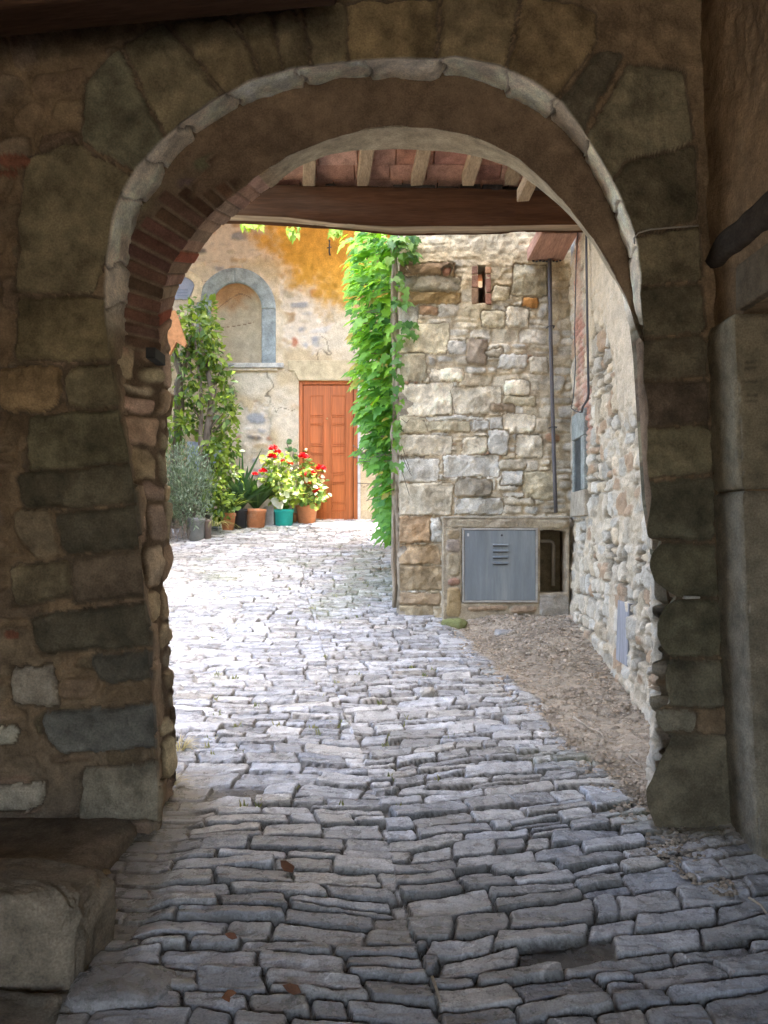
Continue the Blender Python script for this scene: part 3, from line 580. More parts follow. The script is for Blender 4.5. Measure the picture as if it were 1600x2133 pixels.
rock('step_stone', -1.56, 2.98, -.1, .28, .50, .37, 8, (.20, .16, .115), st, 9, 110, .035)
rock('step_stone', -1.34, 2.16, -.12, .15, .42, .13, 12, (.19, .165, .125), st, 9, 70, .03)
x_, y_ = G(270, 2065); o = rock('flat_slab', x_ - .02, y_ - .01, -.1, float(gz(x_, y_)) + .045, .165, .10, 21, (.23, .22, .21), None, 5, 60, .015, M_COB)
tag(o, 'large whitish slab of stone beside the left step, lowest left on the lane', 'stone slab')

# ------------------------------------------------------------------ facing house with slit window
FY = 6.7; HX0 = .135; HR = 9.55; HTOP = 4.72
house = empty('stone_house', (.9, FY, .7), 'stone house with a slit window facing us across the lane', 'house')
def build_facing():
    xa = np.arange(HX0, 1.72, .0078); za = np.arange(.5, 4.6, .0085)
    X, Z = np.meshgrid(xa, za, indexing='ij'); rng = RS(23)
    wu = .018 * fbm(X * 7, Z * 7, 2, 3); wz = .022 * fbm(X * 5, Z * 5, 3, 3)
    ids, sdv, c1, c2, n = courses(X + wu, Z + wz, .3, 5, (.055, .15), (.10, .28), rng, -.5, 2.5, .25, .35, 70)
    fn = fbm(X * 20, Z * 20, 9, 5); t = np.clip((sdv - .001 + .006 * fn) / .012, 0, 1); fc = facet(ids, n, X - c1, Z - c2, rng, .4)
    H = t * (rng.uniform(.008, .034, n)[ids] + .7 * fc + .012 * fn) + .006 * fn * (1 - t)
    tn = rng.uniform(.75, 1.15, n)[ids]; wm = rng.uniform(0, 1, n)[ids][..., None]
    base = (np.array([.59, .50, .34]) * wm + np.array([.55, .525, .45]) * (1 - wm)) * tn[..., None]
    rd = (rng.rand(n)[ids] < .06)[..., None]; base = np.where(rd, np.array([.36, .22, .13]), base)
    base = base * (1 + .16 * fn)[..., None]
    mort = np.array([.47, .385, .255]); col = mort * (1 + .2 * fn)[..., None] * (1 - t[..., None]) + base * t[..., None]
    # upper part: stones drowned in old lime render
    rn = ss(3.05, 3.6, Z + .5 * fbm(X * 2, Z * 2, 13, 4)) * ss(-.5, .3, fbm(X * 2.3 + 3, Z * 2.3, 17, 4) + .25)
    H = H * (1 - .75 * rn) + rn * (.02 + .010 * fn + .008 * fbm(X * 5, Z * 5, 11)); rc = np.array([.52, .43, .26]) * (1 + .2 * fn + .15 * fbm(X * 3, Z * 3, 12))[..., None]
    col = col * (1 - .8 * rn[..., None]) + .8 * rn[..., None] * rc
    pt = Paint(X + wu * .8, Z + wz * .6, H, col); z5 = lambda b: bxp(780 + b[0] / 2.2226, 440 + b[1] / 2.2226, 780 + b[2] / 2.2226, 440 + b[3] / 2.2226)
    Y1, Y2, G1, O1 = (.56, .49, .33), (.62, .55, .41), (.54, .515, .44), (.48, .33, .19)
    L = [((128, 525, 340, 660), Y1), ((128, 435, 205, 515), G1), ((110, 300, 400, 375), (.30, .27, .19)), ((110, 245, 380, 296), (.27, .19, .11)), ((112, 378, 400, 430), (.34, .24, .11)), ((128, 665, 240, 790), Y1), ((258, 725, 415, 785), Y2), ((128, 795, 358, 948), Y2), ((365, 815, 590, 940), Y2),
         ((430, 590, 515, 710), (.31, .25, .18)), ((495, 465, 605, 535), Y1), ((610, 450, 715, 535), Y2), ((545, 350, 635, 410), Y1), ((675, 400, 752, 450), (.50, .25, .08)), ((340, 600, 430, 655), G1), ((515, 640, 600, 680), Y2), ((575, 670, 705, 725), G1), ((720, 680, 800, 745), Y2), ((600, 785, 720, 855), Y2),
         ((600, 860, 745, 900), Y1), ((540, 895, 650, 935), (.30, .23, .15)), ((128, 955, 245, 1035), Y1), ((248, 972, 440, 1025), Y1), ((245, 948, 520, 968), G1), ((460, 965, 530, 1015), G1), ((595, 945, 745, 1030), Y2), ((128, 1040, 362, 1130), Y2), ((410, 1045, 525, 1125), Y2), ((525, 1020, 615, 1130), G1), ((660, 1035, 780, 1145), Y2),
         ((128, 1140, 297, 1260), G1), ((318, 1135, 573, 1228), G1), ((580, 1145, 700, 1198), Y2), ((590, 1202, 690, 1270), G1), ((690, 1205, 830, 1330), Y1), ((375, 1240, 540, 1320), (.30, .265, .2)), ((128, 1262, 365, 1400), Y2), ((375, 1330, 600, 1400), G1), ((600, 1322, 735, 1360), Y2),
         ((128, 1412, 262, 1535), O1), ((138, 1545, 305, 1635), (.40, .29, .17)), ((130, 1640, 310, 1755), (.40, .31, .19)), ((130, 1765, 300, 1815), (.36, .27, .17)), ((130, 1822, 265, 1878), (.38, .31, .2)), ((268, 1420, 310, 1535), G1), ((640, 250, 800, 395), (.37, .33, .22)), ((205, 440, 300, 480), (.33, .21, .12)), ((310, 260, 355, 300), (.33, .17, .1))]
    for i, (b, c) in enumerate(L):
        q = z5(b); r2 = RS(i + 40); q = [(x + r2.uniform(-4, 4), y + r2.uniform(-3, 3)) for x, y in q]; pc = pxpoly(q, FY)
        if i in (0, 1, 5, 7, 21, 26, 30, 36, 39, 40, 41, 42, 43): pc = [(HX0 - .03 if x < HX0 + .05 else x, z) for x, z in pc]
        tl = r2.uniform(.85, 1.15)
        pt.stone(pc, .030 + r2.uniform(-.006, .012), np.array(c) * tl, bev=.014, rough=.020, seed=i * 5 + 3, fac=.26, clear=.007, mort=mort * .75, mh=.0, k=110, var=.24, edge=.013)
    m = np.ones(X.shape, bool); x0, x1, z0, z1 = *[(q - CX) / F_PX * FY for q in (995.5, 1010.5)], *[CAMZ - (q - CY) / F_PX * FY for q in (633, 556)]
    m &= ~((X > x0) & (X < x1) & (Z > z0) & (Z < z1))
    hx0, hx1, hz0, hz1 = *[(q - CX) / F_PX * FY for q in (1122, 1184)], *[CAMZ - (q - CY) / F_PX * FY for q in (1238, 1098)]
    m &= ~((X > hx0) & (X < hx1) & (Z > hz0) & (Z < hz1))
    Pb = np.stack([X, 0 * X + FY, Z], -1); N = np.zeros_like(Pb); N[..., 1] = -1
    sheet('front_wall', Pb, N, pt.H, np.clip(pt.C, .03, .8), M_STONE, house, mask=m, depth=.22, back=(0, 1, 0))
    mb = MB(); rng = RS(2)                                        # brick cheeks of the slit
    for s, xx in ((0, x0), (1, x1)):
        zz = z0 - .01
        while zz < z1 - .02:
            h = rng.uniform(.10, .2); h = min(h, z1 - zz); c = (.34 * rng.uniform(.8, 1.1), .18 * rng.uniform(.8, 1.15), .11)
            if s == 0: mb.box(xx - .055, xx - .002, FY - .035, FY + .2, zz, zz + h - .006, c, .004, rng)
            else: mb.box(xx + .002, xx + .05, FY - .035, FY + .2, zz, zz + h - .006, c, .004, rng)
            zz += h
    mb.build('slit_bricks', M_STONE, house, bevel=.006)
    # left flank
    ya = np.arange(FY, HR, .011); Y, Z2 = np.meshgrid(ya, za, indexing='ij'); rng = RS(29)
    ids, sdv, c1, c2, n = courses(Y + .02 * fbm(Y * 6, Z2 * 6, 2), Z2 + .02 * fbm(Y * 6, Z2 * 6, 4), .3, 5, (.09, .2), (.14, .34), rng, 6, 9.5, .2, .3, 60)
    fn = fbm(Y * 18, Z2 * 18, 9, 4); t = np.clip((sdv - .006) / .022, 0, 1); H = t * (.02 + .7 * facet(ids, n, Y - c1, Z2 - c2, rng, .22)) + .005 * fn
    cc = np.array([.36, .30, .22]) * rng.uniform(.75, 1.15, n)[ids][..., None] * (1 + .2 * fn)[..., None] * (.75 + .25 * t[..., None])
    Pb = np.stack([0 * Y + HX0, Y, Z2], -1); N = np.zeros_like(Pb); N[..., 0] = -1
    sheet('side_wall', Pb, N, H, np.clip(cc, .03, .8), M_STONE, house, depth=.22, back=(1, 0, 0))
    mb = MB(); mb.box(HX0 + .2, 4, HR - .2, HR, .2, 4.47, (.4, .34, .25)); mb.build('rear_wall', M_PALE, house)
    mb = MB(); mb.box(HX0 - .0, 4.2, FY + .02, HR + .05, 4.63, HTOP, (.3, .15, .1)); mb.build('roof', M_TERRA, house)
    mb = MB(); mb.box(2.2, 2.35, FY + .2, HR, .2, 4.6, (.2, .17, .12)); mb.build('party_wall', M_STONE, house)
    # back of the meter recess
    mb = MB(); e = .3
    mb.box(hx0 - .02, hx1 + .03, FY + e, FY + e + .03, hz0 - .05, hz1 + .05, (.26, .2, .12)); mb.box(hx1 - .004, hx1 + .03, FY, FY + e, hz0 - .05, hz1 + .05, (.24, .19, .12)); mb.box(hx0 - .03, hx0 + .004, FY, FY + e, hz0 - .05, hz1 + .05, (.3, .25, .16))
    mb.box(hx0 - .03, hx1 + .03, FY, FY + e, hz0 - .04, hz0 + .004, (.25, .2, .13)); mb.box(hx0 - .03, hx1 + .03, FY, FY + e, hz1 - .004, hz1 + .04, (.25, .2, .13)); mb.build('recess_lining', M_STONE, house)
build_facing()
# low meter housing built against the house
def build_meter():
    MY = 6.54; root = empty('meter_housing', (1.05, MY, .75), 'low rendered stone block holding the grey meter cabinet', 'housing')
    px = lambda q: (q - CX) / F_PX * MY; pz = lambda q: CAMZ - (q - CY) / F_PX * MY
    xa = np.arange(px(923), px(1187), .0075); za = np.arange(pz(1300), pz(1078), .0075); X, Z = np.meshgrid(xa, za, indexing='ij')
    fn = fbm(X * 18, Z * 18, 3, 5); f1 = fbm(X * 4, Z * 4, 6, 4); H = .007 * fn + .006 * f1
    col = np.array([.36, .30, .21]) * (1 + .2 * fn + .2 * f1)[..., None]; pt = Paint(X, Z, H, col); rng = RS(4)
    for i, (b, c) in enumerate([((930, 1082, 1010, 1100), (.36, .31, .22)), ((1012, 1082, 1090, 1100), (.33, .28, .2)), ((1095, 1082, 1186, 1099), (.37, .31, .21)), ((930, 1104, 958, 1122), (.34, .27, .17)), ((930, 1124, 960, 1150), (.30, .25, .2)), ((932, 1152, 958, 1200), (.36, .30, .2)), ((930, 1204, 958, 1220), (.33, .2, .14)), ((930, 1224, 958, 1285), (.38, .28, .15)), ((970, 1262, 1060, 1272), (.36, .26, .17)), ((1062, 1262, 1120, 1276), (.34, .25, .17)), ((1125, 1240, 1184, 1285), (.33, .30, .25))]):
        pt.stone(pxpoly(bxp(*b, rng, 2), MY), .014, c, bev=.014, rough=.01, seed=i, fac=.15, clear=.004, mort=(.33, .28, .2))
    m = ~((X > px(962)) & (X < px(1119)) & (Z > pz(1255)) & (Z < pz(1100))) & ~((X > px(1126)) & (X < px(1180)) & (Z > pz(1234)) & (Z < pz(1106) + .008 * np.sin((X - px(1126)) * 19)))
    Pb = np.stack([X, 0 * X + MY, Z], -1); N = np.zeros_like(Pb); N[..., 1] = -1
    sheet('block', Pb, N, pt.H, np.clip(pt.C, .03, .8), M_STONE, root, mask=m, depth=.16, back=(0, 1, 0))
    mb = MB(); mb.box(px(922), px(1188), MY - .008, FY + .0, pz(1079), pz(1075), (.42, .38, .3), .003, RS(1)); mb.build('capping', M_STONE, root, bevel=.004)
    cab = empty('meter_cabinet', (px(1041), MY - .01, pz(1251)), 'square grey zinc meter cabinet with four vent slots', 'cabinet')
    x0, x1, z0, z1 = px(968), px(1115), pz(1250), pz(1105); yf = MY - .012
    mb = MB(); t = .02                                            # frame
    mb.box(x0 - t, x1 + t, yf, yf + .03, z1 + .003, z1 + t); mb.box(x0 - t, x1 + t, yf, yf + .03, z0 - t, z0 - .003); mb.box(x0 - t, x0 - .003, yf, yf + .03, z0 - .003, z1 + .003); mb.box(x1 + .003, x1 + t, yf, yf + .03, z0 - .003, z1 + .003)
    mb.build('frame', M_CONC, cab, bevel=.003)
    mb = MB(); mb.box(x0, x1, yf + .004, yf + .016, z0, z1); d = mb.build('door', M_ZINC, cab, bevel=.0025)
    mb = MB(); mb.box(x0 - .003, x1 + .003, yf + .02, yf + .03, z0 - .003, z1 + .003); mb.build('back_plate', M_IRON, cab)
    for k in range(4):
        zc = pz(1135 + k * 12.7); a, b = px(1026), px(1058)
        mb = MB(); mb.add([(a, yf + .004, zc + .010), (b, yf + .004, zc + .010), (b, yf - .014, zc - .002), (a, yf - .014, zc - .002), (a, yf + .004, zc - .006), (b, yf + .004, zc - .006)],
                          [(0, 1, 2, 3), (3, 2, 5, 4), (0, 3, 4), (1, 5, 2), (0, 4, 5, 1)]); mb.build('vent', M_ZINC, cab); mb = MB(); mb.box(a + .004, b - .004, yf + .001, yf + .0038, zc - .014, zc - .0062); mb.build('vent_slot', M_IRON, cab)
    mb = MB(); mb.lathe(px(1045), 0, [(.009, 0), (.009, .006), (.004, .008)], 12)
    mb.v = [(p[0], yf + .004 - p[2], pz(1115) + p[1]) for p in mb.v]; mb.build('lock', M_IRON, cab)
    mb = MB(); mb.box(px(973), px(977), yf + .001, yf + .004, pz(1117), pz(1111), (.5, .5, .48)); mb.build('tag_plate', M_ATTR, cab)
    mb = MB(); c = (.40, .35, .28); y = FY + .12
    mb.tube([(px(1128), y, pz(1128)), (px(1160), y, pz(1128)), (px(1166), y, pz(1131)), (px(1168), y, pz(1138)), (px(1168), y, pz(1225))], .016, 8, c); o = mb.build('gas_pipe', M_ATTR, None, True); tag(o, 'thin bent pipe inside the dark recess beside the cabinet', 'pipe')
build_meter()
# downpipe on the house corner
mb = MB(); pts = [P(1145, 540, 6.64), P(1147, 700, 6.64), P(1151, 850, 6.64), P(1155, 980, 6.64), P(1158, 1068, 6.64)]
dp = empty('downpipe', P(1158, 1068, 6.64), 'slim dark downpipe running down the house corner', 'pipe'); mb.tube(pts, .017, 10, (.12, .11, .11)); mb.build('pipe', M_ATTR, dp, True)
for y in (680, 890):
    q = P(1145 + (y - 540) * .0247, y, 6.64); mb = MB(); mb.tube([(q[0] - .03, q[1] + .06, q[2]), (q[0] - .022, q[1] - .02, q[2]), (q[0] + .022, q[1] - .02, q[2]), (q[0] + .03, q[1] + .06, q[2])], .005, 6); mb.build('bracket', M_IRON, dp)

# ------------------------------------------------------------------ right rubble wall of the lane
def build_right_wall():
    root = empty('rubble_wall', (1.55, 5.2, .5), 'pale crumbling rubble wall along the right side of the lane', 'wall')
    plan = np.array([(1.24, 3.52), (1.30, 3.75), (1.47, 4.05), (1.53, 4.45), (1.56, 5.1), (1.625, 6.72)]); l = np.concatenate([[0], np.cumsum(np.hypot(*np.diff(plan, axis=0).T))])
    sa = np.concatenate([np.arange(0, 1.2, .012), np.arange(1.2, l[-1], .0105)]); za = np.arange(-.1, 4.4, .0095)
    S, Z = np.meshgrid(sa, za, indexing='ij'); X = np.interp(S, l, plan[:, 0]); Y = np.interp(S, l, plan[:, 1])
    lean = .045 * ss(1.6, .3, Z) ; X = X - lean * ss(.6, 1.2, S)                                   # spreads at the foot
    rng = RS(37); wu = .03 * fbm(S * 5, Z * 5, 2, 3); wz = .03 * fbm(S * 4, Z * 4, 3, 3)
    ids, sdv, c1, c2, n = courses(S + wu, Z + wz, -.3, 5, (.06, .19), (.08, .26), rng, -.5, 4.5, .3, .4, 60)
    fn = fbm(S * 18, Z * 18, 9, 5); f2 = fbm(S * 5, Z * 4, 14, 4); t = np.clip((sdv - .004 + .010 * fn) / .007, 0, 1); fc = facet(ids, n, S - c1, Z - c2, rng, .45)
    opn = ss(-.15, .25, f2 + .25 * (rng.rand(n)[ids] - .5))                                  # where the pointing has fallen out
    H = t * (rng.uniform(-.004, .016, n)[ids] + .22 * fc + .008 * fn) + .012 * fn + .014 * f2 - .034 * opn * (1 - t) + .004 * (1 - opn)
    tn = rng.uniform(.75, 1.15, n)[ids]; wm = rng.rand(n)[ids][..., None]; base = (np.array([.54, .445, .305]) * wm + np.array([.52, .485, .405]) * (1 - wm)) * tn[..., None]; base = np.where((rng.rand(n)[ids] < .16)[..., None], np.array([.40, .29, .19]), base)
    mort = np.array([.55, .47, .345]) * (1 - .62 * opn[..., None]); col = (mort * (1 - t[..., None]) + base * t[..., None]) * (1 + .18 * fn)[..., None]
    # red brick patch round the old socket
    br = np.exp(-((S - 2.72) / .30) ** 2 - ((Z - 2.5) / .62) ** 2) + .9 * np.exp(-((S - 2.9) / .2) ** 2 - ((Z - 3.5) / .6) ** 2); rm = ss(.42, .66, br + .35 * fbm(S * 7, Z * 7, 33, 4))
    lay = np.abs(((Z + .01 * fn) / .055) % 1 - .5); bc = np.array([.46, .22, .16]) * (1 + .35 * fn)[..., None] * (.55 + .45 * ss(.04, .14, .5 - lay))[..., None]
    H = H * (1 - .6 * rm) + rm * (.012 * ss(.05, .2, .5 - lay)); rm2 = rm * (.35 + .45 * ss(-.2, .3, fbm(S * 9, Z * 5, 91, 4))); col = col * (1 - rm2[..., None]) + rm2[..., None] * bc
    # old smooth render high up near the arch
    pm = ss(-.12, .12, (Z - 2.15) - (S - 1.0) * 1.15 * 0 + .0 * S + .4 * fbm(S * 2.4, Z * 1.5, 44, 4) - 1.1 * ss(1.35, 2.25, S))
    pm = pm * (S < 2.6); H = H * (1 - .85 * pm) + pm * (.022 + .006 * fn + .006 * fbm(S * 30, Z * 6, 46, 3)); col = col * (1 - pm[..., None]) + pm[..., None] * np.array([.56, .47, .34]) * (1 + .15 * fn + .12 * fbm(S * 3, Z * 3, 47))[..., None]
    pxx = CX + X / Y * F_PX; pyy = CY - (Z - CAMZ) / Y * F_PX; fl = ((pxx > 1268) & (pxx < 1308) & (pyy > 1240) & (pyy < 1385)) | ((pxx > 1184) & (pxx < 1222) & (pyy > 852) & (pyy < 1082)); H = np.where(fl, np.minimum(H * .3, .012), H)
    Pb = np.stack([X, Y, Z], -1); N = normals(Pb, np.broadcast_to(np.array([-1., 0, 0]), Pb.shape))
    sheet('wall', Pb, N, H, np.clip(col, .03, .85), M_PALE, root, depth=.3, back=(1, 0, 0))
    mb = MB(); mb.box(1.72, 1.98, 3.3, 6.72, -.2, 11.5, (.45, .38, .28)); mb.box(1.74, 1.98, 2.2, 3.298, 4.7, 11.5, (.45, .38, .28)); mb.box(1.66, 1.72, 3.9, 6.72, 4.42, 11.5, (.45, .38, .28)); mb.build('upper_wall', M_PALE, root)  # unseen upper wall raised to keep sun off the lane below
    # grey stone post set in the brick patch, with its dark socket
    wx = lambda y: float(np.interp(y, plan[:, 1], plan[:, 0]))
    def onw(px, py, proud=.03):                                   # a spot on the wall face seen at px, py
        yy = np.linspace(3.6, 6.7, 400); xx = np.interp(yy, plan[:, 1], plan[:, 0]) - proud; k = np.argmin(np.abs(xx / yy * F_PX + CX - px)); return (xx[k], yy[k], CAMZ - (py - CY) / F_PX * yy[k])
    a, b = onw(1216, 870), onw(1191, 870); z0, z1 = onw(1204, 1075)[2], onw(1204, 858)[2]
    mb = MB(); h0, h1 = onw(1204, 1022)[2], onw(1204, 912)[2]
    Y0, Y1 = a[1], b[1]; xa_, xb_ = wx(Y0) - .05, wx(Y1) - .05; c = (.28, .30, .27); ym = Y0 + (Y1 - Y0) * .55
    def pr(y0, y1, za_, zb_, prd, cc):
        v = [(wx(y) - p, y, z) for y in (y0, y1) for p in (prd, -.1) for z in (za_, zb_)]
        mb.add(v, [(0, 1, 3, 2), (4, 6, 7, 5), (0, 4, 5, 1), (2, 3, 7, 6), (0, 2, 6, 4), (1, 5, 7, 3)], cc)
    pr(Y0, Y1, h1, z1, .03, c); pr(Y0, Y0 + (Y1 - Y0) * .25, h0, h1 - .002, .03, c); pr(Y0 - .03, Y1 + .03, z0, h0 - .002, .034, (.38, .33, .25)); pr(Y1 - (Y1 - Y0) * .12, Y1, h0, h1 - .002, .026, c)
    mb.build('stone_post', M_STONE, root, bevel=.008)
    mb = MB(); pr(Y0 + (Y1 - Y0) * .26, Y1 - (Y1 - Y0) * .13, h0, h1 - .004, .012, (.07, .075, .07)); mb.build('socket', M_STONE, root)
    # weathered plank let into the wall foot
    ay, by = onw(1300, 1300, .06)[1], onw(1277, 1300, .06)[1]
    zt, zb = onw(1288, 1250)[2], onw(1290, 1376)[2]
    mb = MB(); v = [(wx(y) - p - .012 * (z < 1), y, z) for y in (ay, by) for p in (.03, -.06) for z in (zb, zt)]
    mb.add(v, [(0, 1, 3, 2), (4, 6, 7, 5), (0, 4, 5, 1), (2, 3, 7, 6), (0, 2, 6, 4), (1, 5, 7, 3)], (.30, .30, .31)); pl = mb.build('plank', mat('grey_plank', (.30, .30, .31), nscale=10, namp=.3, stretch=(3, 3, .2), bump=.5), None, bevel=.004)
    tag(pl, 'upright grey weathered plank fixed low on the rubble wall', 'plank')
    # cables
    c1 = MB(); c1.tube([onw(1221, 470, .05), onw(1222, 560, .055), onw(1224, 700, .055), onw(1226, 820, .05), onw(1224, 832, .055), onw(1214, 848, .06), onw(1212, 858, .05)], .009, 8); tag(c1.build('cable', M_CABLE, None, True), 'thick black cable down the rubble wall ending at the grey post', 'cable')
    c2_ = MB(); c2_.tube([onw(1204, 470, .05), onw(1200, 560, .055), onw(1197, 700, .055), onw(1199, 760, .05), onw(1194, 830, .055), onw(1190, 850, .05), onw(1200, 857, .06), onw(1210, 859, .06)], .0045, 6); tag(c2_.build('thin_cable', M_CABLE, None, True), 'thin brown wire hanging left of the thick black cable', 'cable')
    return onw
onw = build_right_wall()

# ------------------------------------------------------------------ lean-to roof behind the arch
lt = empty('lean_to_roof', (0, 5.9, 4.0), 'timber lean-to roof with terracotta tiles behind the arch', 'roof')
def build_leanto():
    # beam: bowed old timber, grid along x
    xs = np.linspace(-3.3, 1.66, 260); n = len(xs); ring = 40; V = []; pc = np.interp
    pxs = CX + xs / 5.9 * F_PX
    top = CAMZ + (CY - pc(pxs, [300, 480, 640, 900, 1210], [386, 384, 386, 392, 398])) / F_PX * 5.9
    bf = CAMZ + (CY - pc(pxs, [300, 470, 600, 700, 800, 1000, 1230], [440, 446, 452, 464, 470, 470, 467])) / F_PX * 5.9
    bb = CAMZ + (CY - pc(pxs, [300, 460, 560, 700, 830, 1000, 1100, 1230], [465, 466, 468, 478, 491, 489, 485, 483])) / F_PX * 6.15
    th = np.linspace(0, 1, ring + 1)[:-1]
    cross = []
    for i in range(n):
        c = np.array([(5.9, bf[i]), (5.895, top[i]), (6.15, top[i] + .01), (6.16, bb[i])]); e = np.concatenate([c, c[:1]]); L = np.concatenate([[0], np.cumsum(np.hypot(*np.diff(e, axis=0).T))])
        t = th * L[-1]; cross.append(np.stack([np.interp(t, L, e[:, 0]), np.interp(t, L, e[:, 1])], 1))
    cr = np.array(cross); cm = cr.mean(1, keepdims=True); 
    Xg = np.repeat(xs[:, None], ring, 1); ring_t = np.repeat(th[None], n, 0)
    g = fbm(Xg * 1.2, ring_t * 30 + .15 * np.sin(Xg * 2), 3, 4) * .012 + fbm(Xg * 3, ring_t * 8, 5, 4) * .008 - .006 * (np.abs(fbm(Xg * .8, ring_t * 22, 9, 2)) < .03)
    d = cr - cm; d /= np.linalg.norm(d, axis=-1, keepdims=True); cr = cr + d * g[..., None]
    V = np.stack([Xg, cr[..., 0], cr[..., 1]], -1); idx = np.arange(n * ring).reshape(n, ring); nx = np.roll(idx, -1, 1)
    Q = np.stack([idx[:-1], idx[1:], nx[1:], nx[:-1]], -1).reshape(-1, 4)
    z = V[..., 2]; und = ss(.80, .84, ring_t)[..., None] * np.ones(3)
    wz = ss(-.2, .5, fbm(Xg * .9 + 3, ring_t * 9, 13, 3)) * ss(.4, -1.2, Xg); grey = np.array([.30, .235, .165])
    cc = np.array([.058, .025, .011]) * (1 + 14 * g)[..., None]; cc = cc * (1 - .55 * wz[..., None]) + .55 * wz[..., None] * np.array([.095, .06, .036]); cc = cc * (1 - und) + grey * (1 + 10 * g)[..., None] * und  # beam underside coloured far paler to paint the light on it
    mk('beam', V.reshape(-1, 3), Q=Q, mat=M_WOOD, parent=lt, col=np.clip(cc, .01, .6))
    # rafters: rest on the beam and climb towards the arch
    def rafter(px0, w_px, yt=388, y0=5.9, skew=.13, z_off=0, L=2.35, c=(.30, .225, .145)):
        x0 = (px0 - CX) / F_PX * y0; wd = w_px / F_PX * y0; z0 = CAMZ + (CY - yt) / F_PX * y0 + z_off; rng = RS(int(px0)); sl = .32
        mb = MB(); v = []
        for t in np.linspace(0, 1, 8):
            y = y0 - L * t; x = x0 + skew * L * t; z = z0 + sl * L * t; j = lambda: rng.uniform(-.005, .005)
            v += [(x - wd / 2 + j(), y, z + j()), (x + wd / 2 + j(), y, z + j()), (x + wd / 2 + j(), y, z + .088), (x - wd / 2 + j(), y, z + .088)]
        f = [(0, 1, 2, 3), (28, 31, 30, 29)] + [(i * 4 + k, i * 4 + 4 + k, i * 4 + 4 + (k + 1) % 4, i * 4 + (k + 1) % 4) for i in range(7) for k in range(4)]
        mb.add(v, f, c); mb.build('rafter', M_RAFT, lt, bevel=.006)
    for i, px in enumerate([530, 643, 756, 869, 975, 1064, 1170]): rafter(px, 26, c=tuple(np.array((.30, .225, .145)) * RS(i).uniform(.8, 1.15)))
    rafter(1090, 26, 420, 5.68, .17, 0, 2.0, (.32, .24, .155))
    # dark infill strip above the beam, tile deck above the rafters
    mb = MB(); rng = RS(6); x = -3.2; zb = CAMZ + (CY - 390) / F_PX * 5.9
    while x < 1.62:
        wv = rng.uniform(.08, .26); mb.box(x, x + wv - .006, 6.0 + rng.uniform(-.02, .02), 6.12, zb - .02, zb + .085, tuple(np.array((.085, .07, .055)) * rng.uniform(.5, 1.3)), .008, rng); x += wv
    mb.build('infill', M_STONE, lt, bevel=.008)
    mb = MB(); rng = RS(8); sl = .32; y = 6.1; k = 0
    while y > 5.1:
        x = -1.5 + rng.uniform(-.12, 0)
        while x < 1.75:
            wv = rng.uniform(.26, .30); z = zb + .092 + (5.9 - y) * sl + rng.uniform(-.004, .004); j = rng.uniform(-.004, .004)
            c = np.array([(.40, .20, .135), (.44, .245, .175), (.35, .175, .13), (.46, .28, .21)][rng.randint(4)]) * rng.uniform(.8, 1.1)
            v = [(a, yy, z + (y - yy) * sl + q) for a in (x, x + wv - .008) for yy in (y, y - .146) for q in (0, .03)]
            mb.add(v, [(0, 1, 3, 2), (4, 6, 7, 5), (0, 4, 5, 1), (2, 3, 7, 6), (0, 2, 6, 4), (1, 5, 7, 3)], tuple(c)); x += wv
        y -= .15; k += 1
    mb.build('tile_deck', M_STONE, lt, bevel=.003)
    mb = MB(); z0 = zb + .14
    mb.add([(-1.6, 6.3, z0 - .13), (1.72, 6.3, z0 - .13), (1.72, 4.98, z0 + .31), (-1.6, 4.98, z0 + .31), (-1.6, 6.3, z0 - .06), (1.72, 6.3, z0 - .06), (1.72, 4.98, z0 + .38), (-1.6, 4.98, z0 + .38)], [(0, 1, 2, 3), (7, 6, 5, 4), (0, 4, 5, 1), (1, 5, 6, 2), (2, 6, 7, 3), (3, 7, 4, 0)], (.4, .2, .13)); mb.build('roof_covering', M_TERRA, lt)
build_leanto()
# boarded eaves soffit in the corner
mb = MB(); a, b, c, d = P(1128, 487, 6.2), P(1204, 487, 6.2), P(1173, 543, 6.68), P(1098, 543, 6.68)
v = [a, b, c, d, (a[0], a[1], a[2] + .10), (b[0], b[1], b[2] + .10), (c[0], c[1], c[2] + .10), (d[0], d[1], d[2] + .10)]
eb = empty('eaves_board', (1.35, 6.5, 3.85), 'pinkish boxed eaves board in the corner above the downpipe', 'eaves')
mb.add(v, [(0, 1, 2, 3), (7, 6, 5, 4), (0, 4, 5, 1), (1, 5, 6, 2), (2, 6, 7, 3), (3, 7, 4, 0)], (.40, .235, .17)); mb.build('board', M_RAFT, eb, bevel=.004)
mb = MB()
for k in range(9):
    t = k / 8.; q = (d[0] + .05 + (c[0] - d[0] - .08) * t, 6.655, d[2] - .012 - .004 * math.sin(k * 2.1)); mb.ball(q, .012, None, 8, 5, .6)
mb.build('chain', M_IRON, eb, True)
# unseen surroundings of the court; the tall blocks are added to shade it
mb = MB(); mb.box(2.4, 4.4, 3.2, 8.4, -.5, 26, (.45, .38, .28)); o = mb.build('sun_blocker', M_PALE); tag(o, 'unseen tall block added behind the stone house to block the sun', 'building')  # added out of view to shape the sunlit patch on the lane
mb = MB(); mb.box(-5.6, -3.0, 7.6, 10.2, -.5, 10.5, (.30, .25, .18)); mb.box(-5.6, -5.4, 4.0, 7.4, -.5, 2.0, (.42, .36, .27)); o = mb.build('court_blocker_and_wall', M_PALE); tag(o, 'added unseen tall block cutting skylight, and low wall on the courtyard left', 'building')  # tall block added to cut the far court's skylight
mb = MB(); mb.box(6, 6.3, 8, 14, 0, 5, (.5, .42, .3)); o = mb.build('lane_wall', M_PALE); tag(o, 'pale wall at the far right end of the side lane', 'wall')

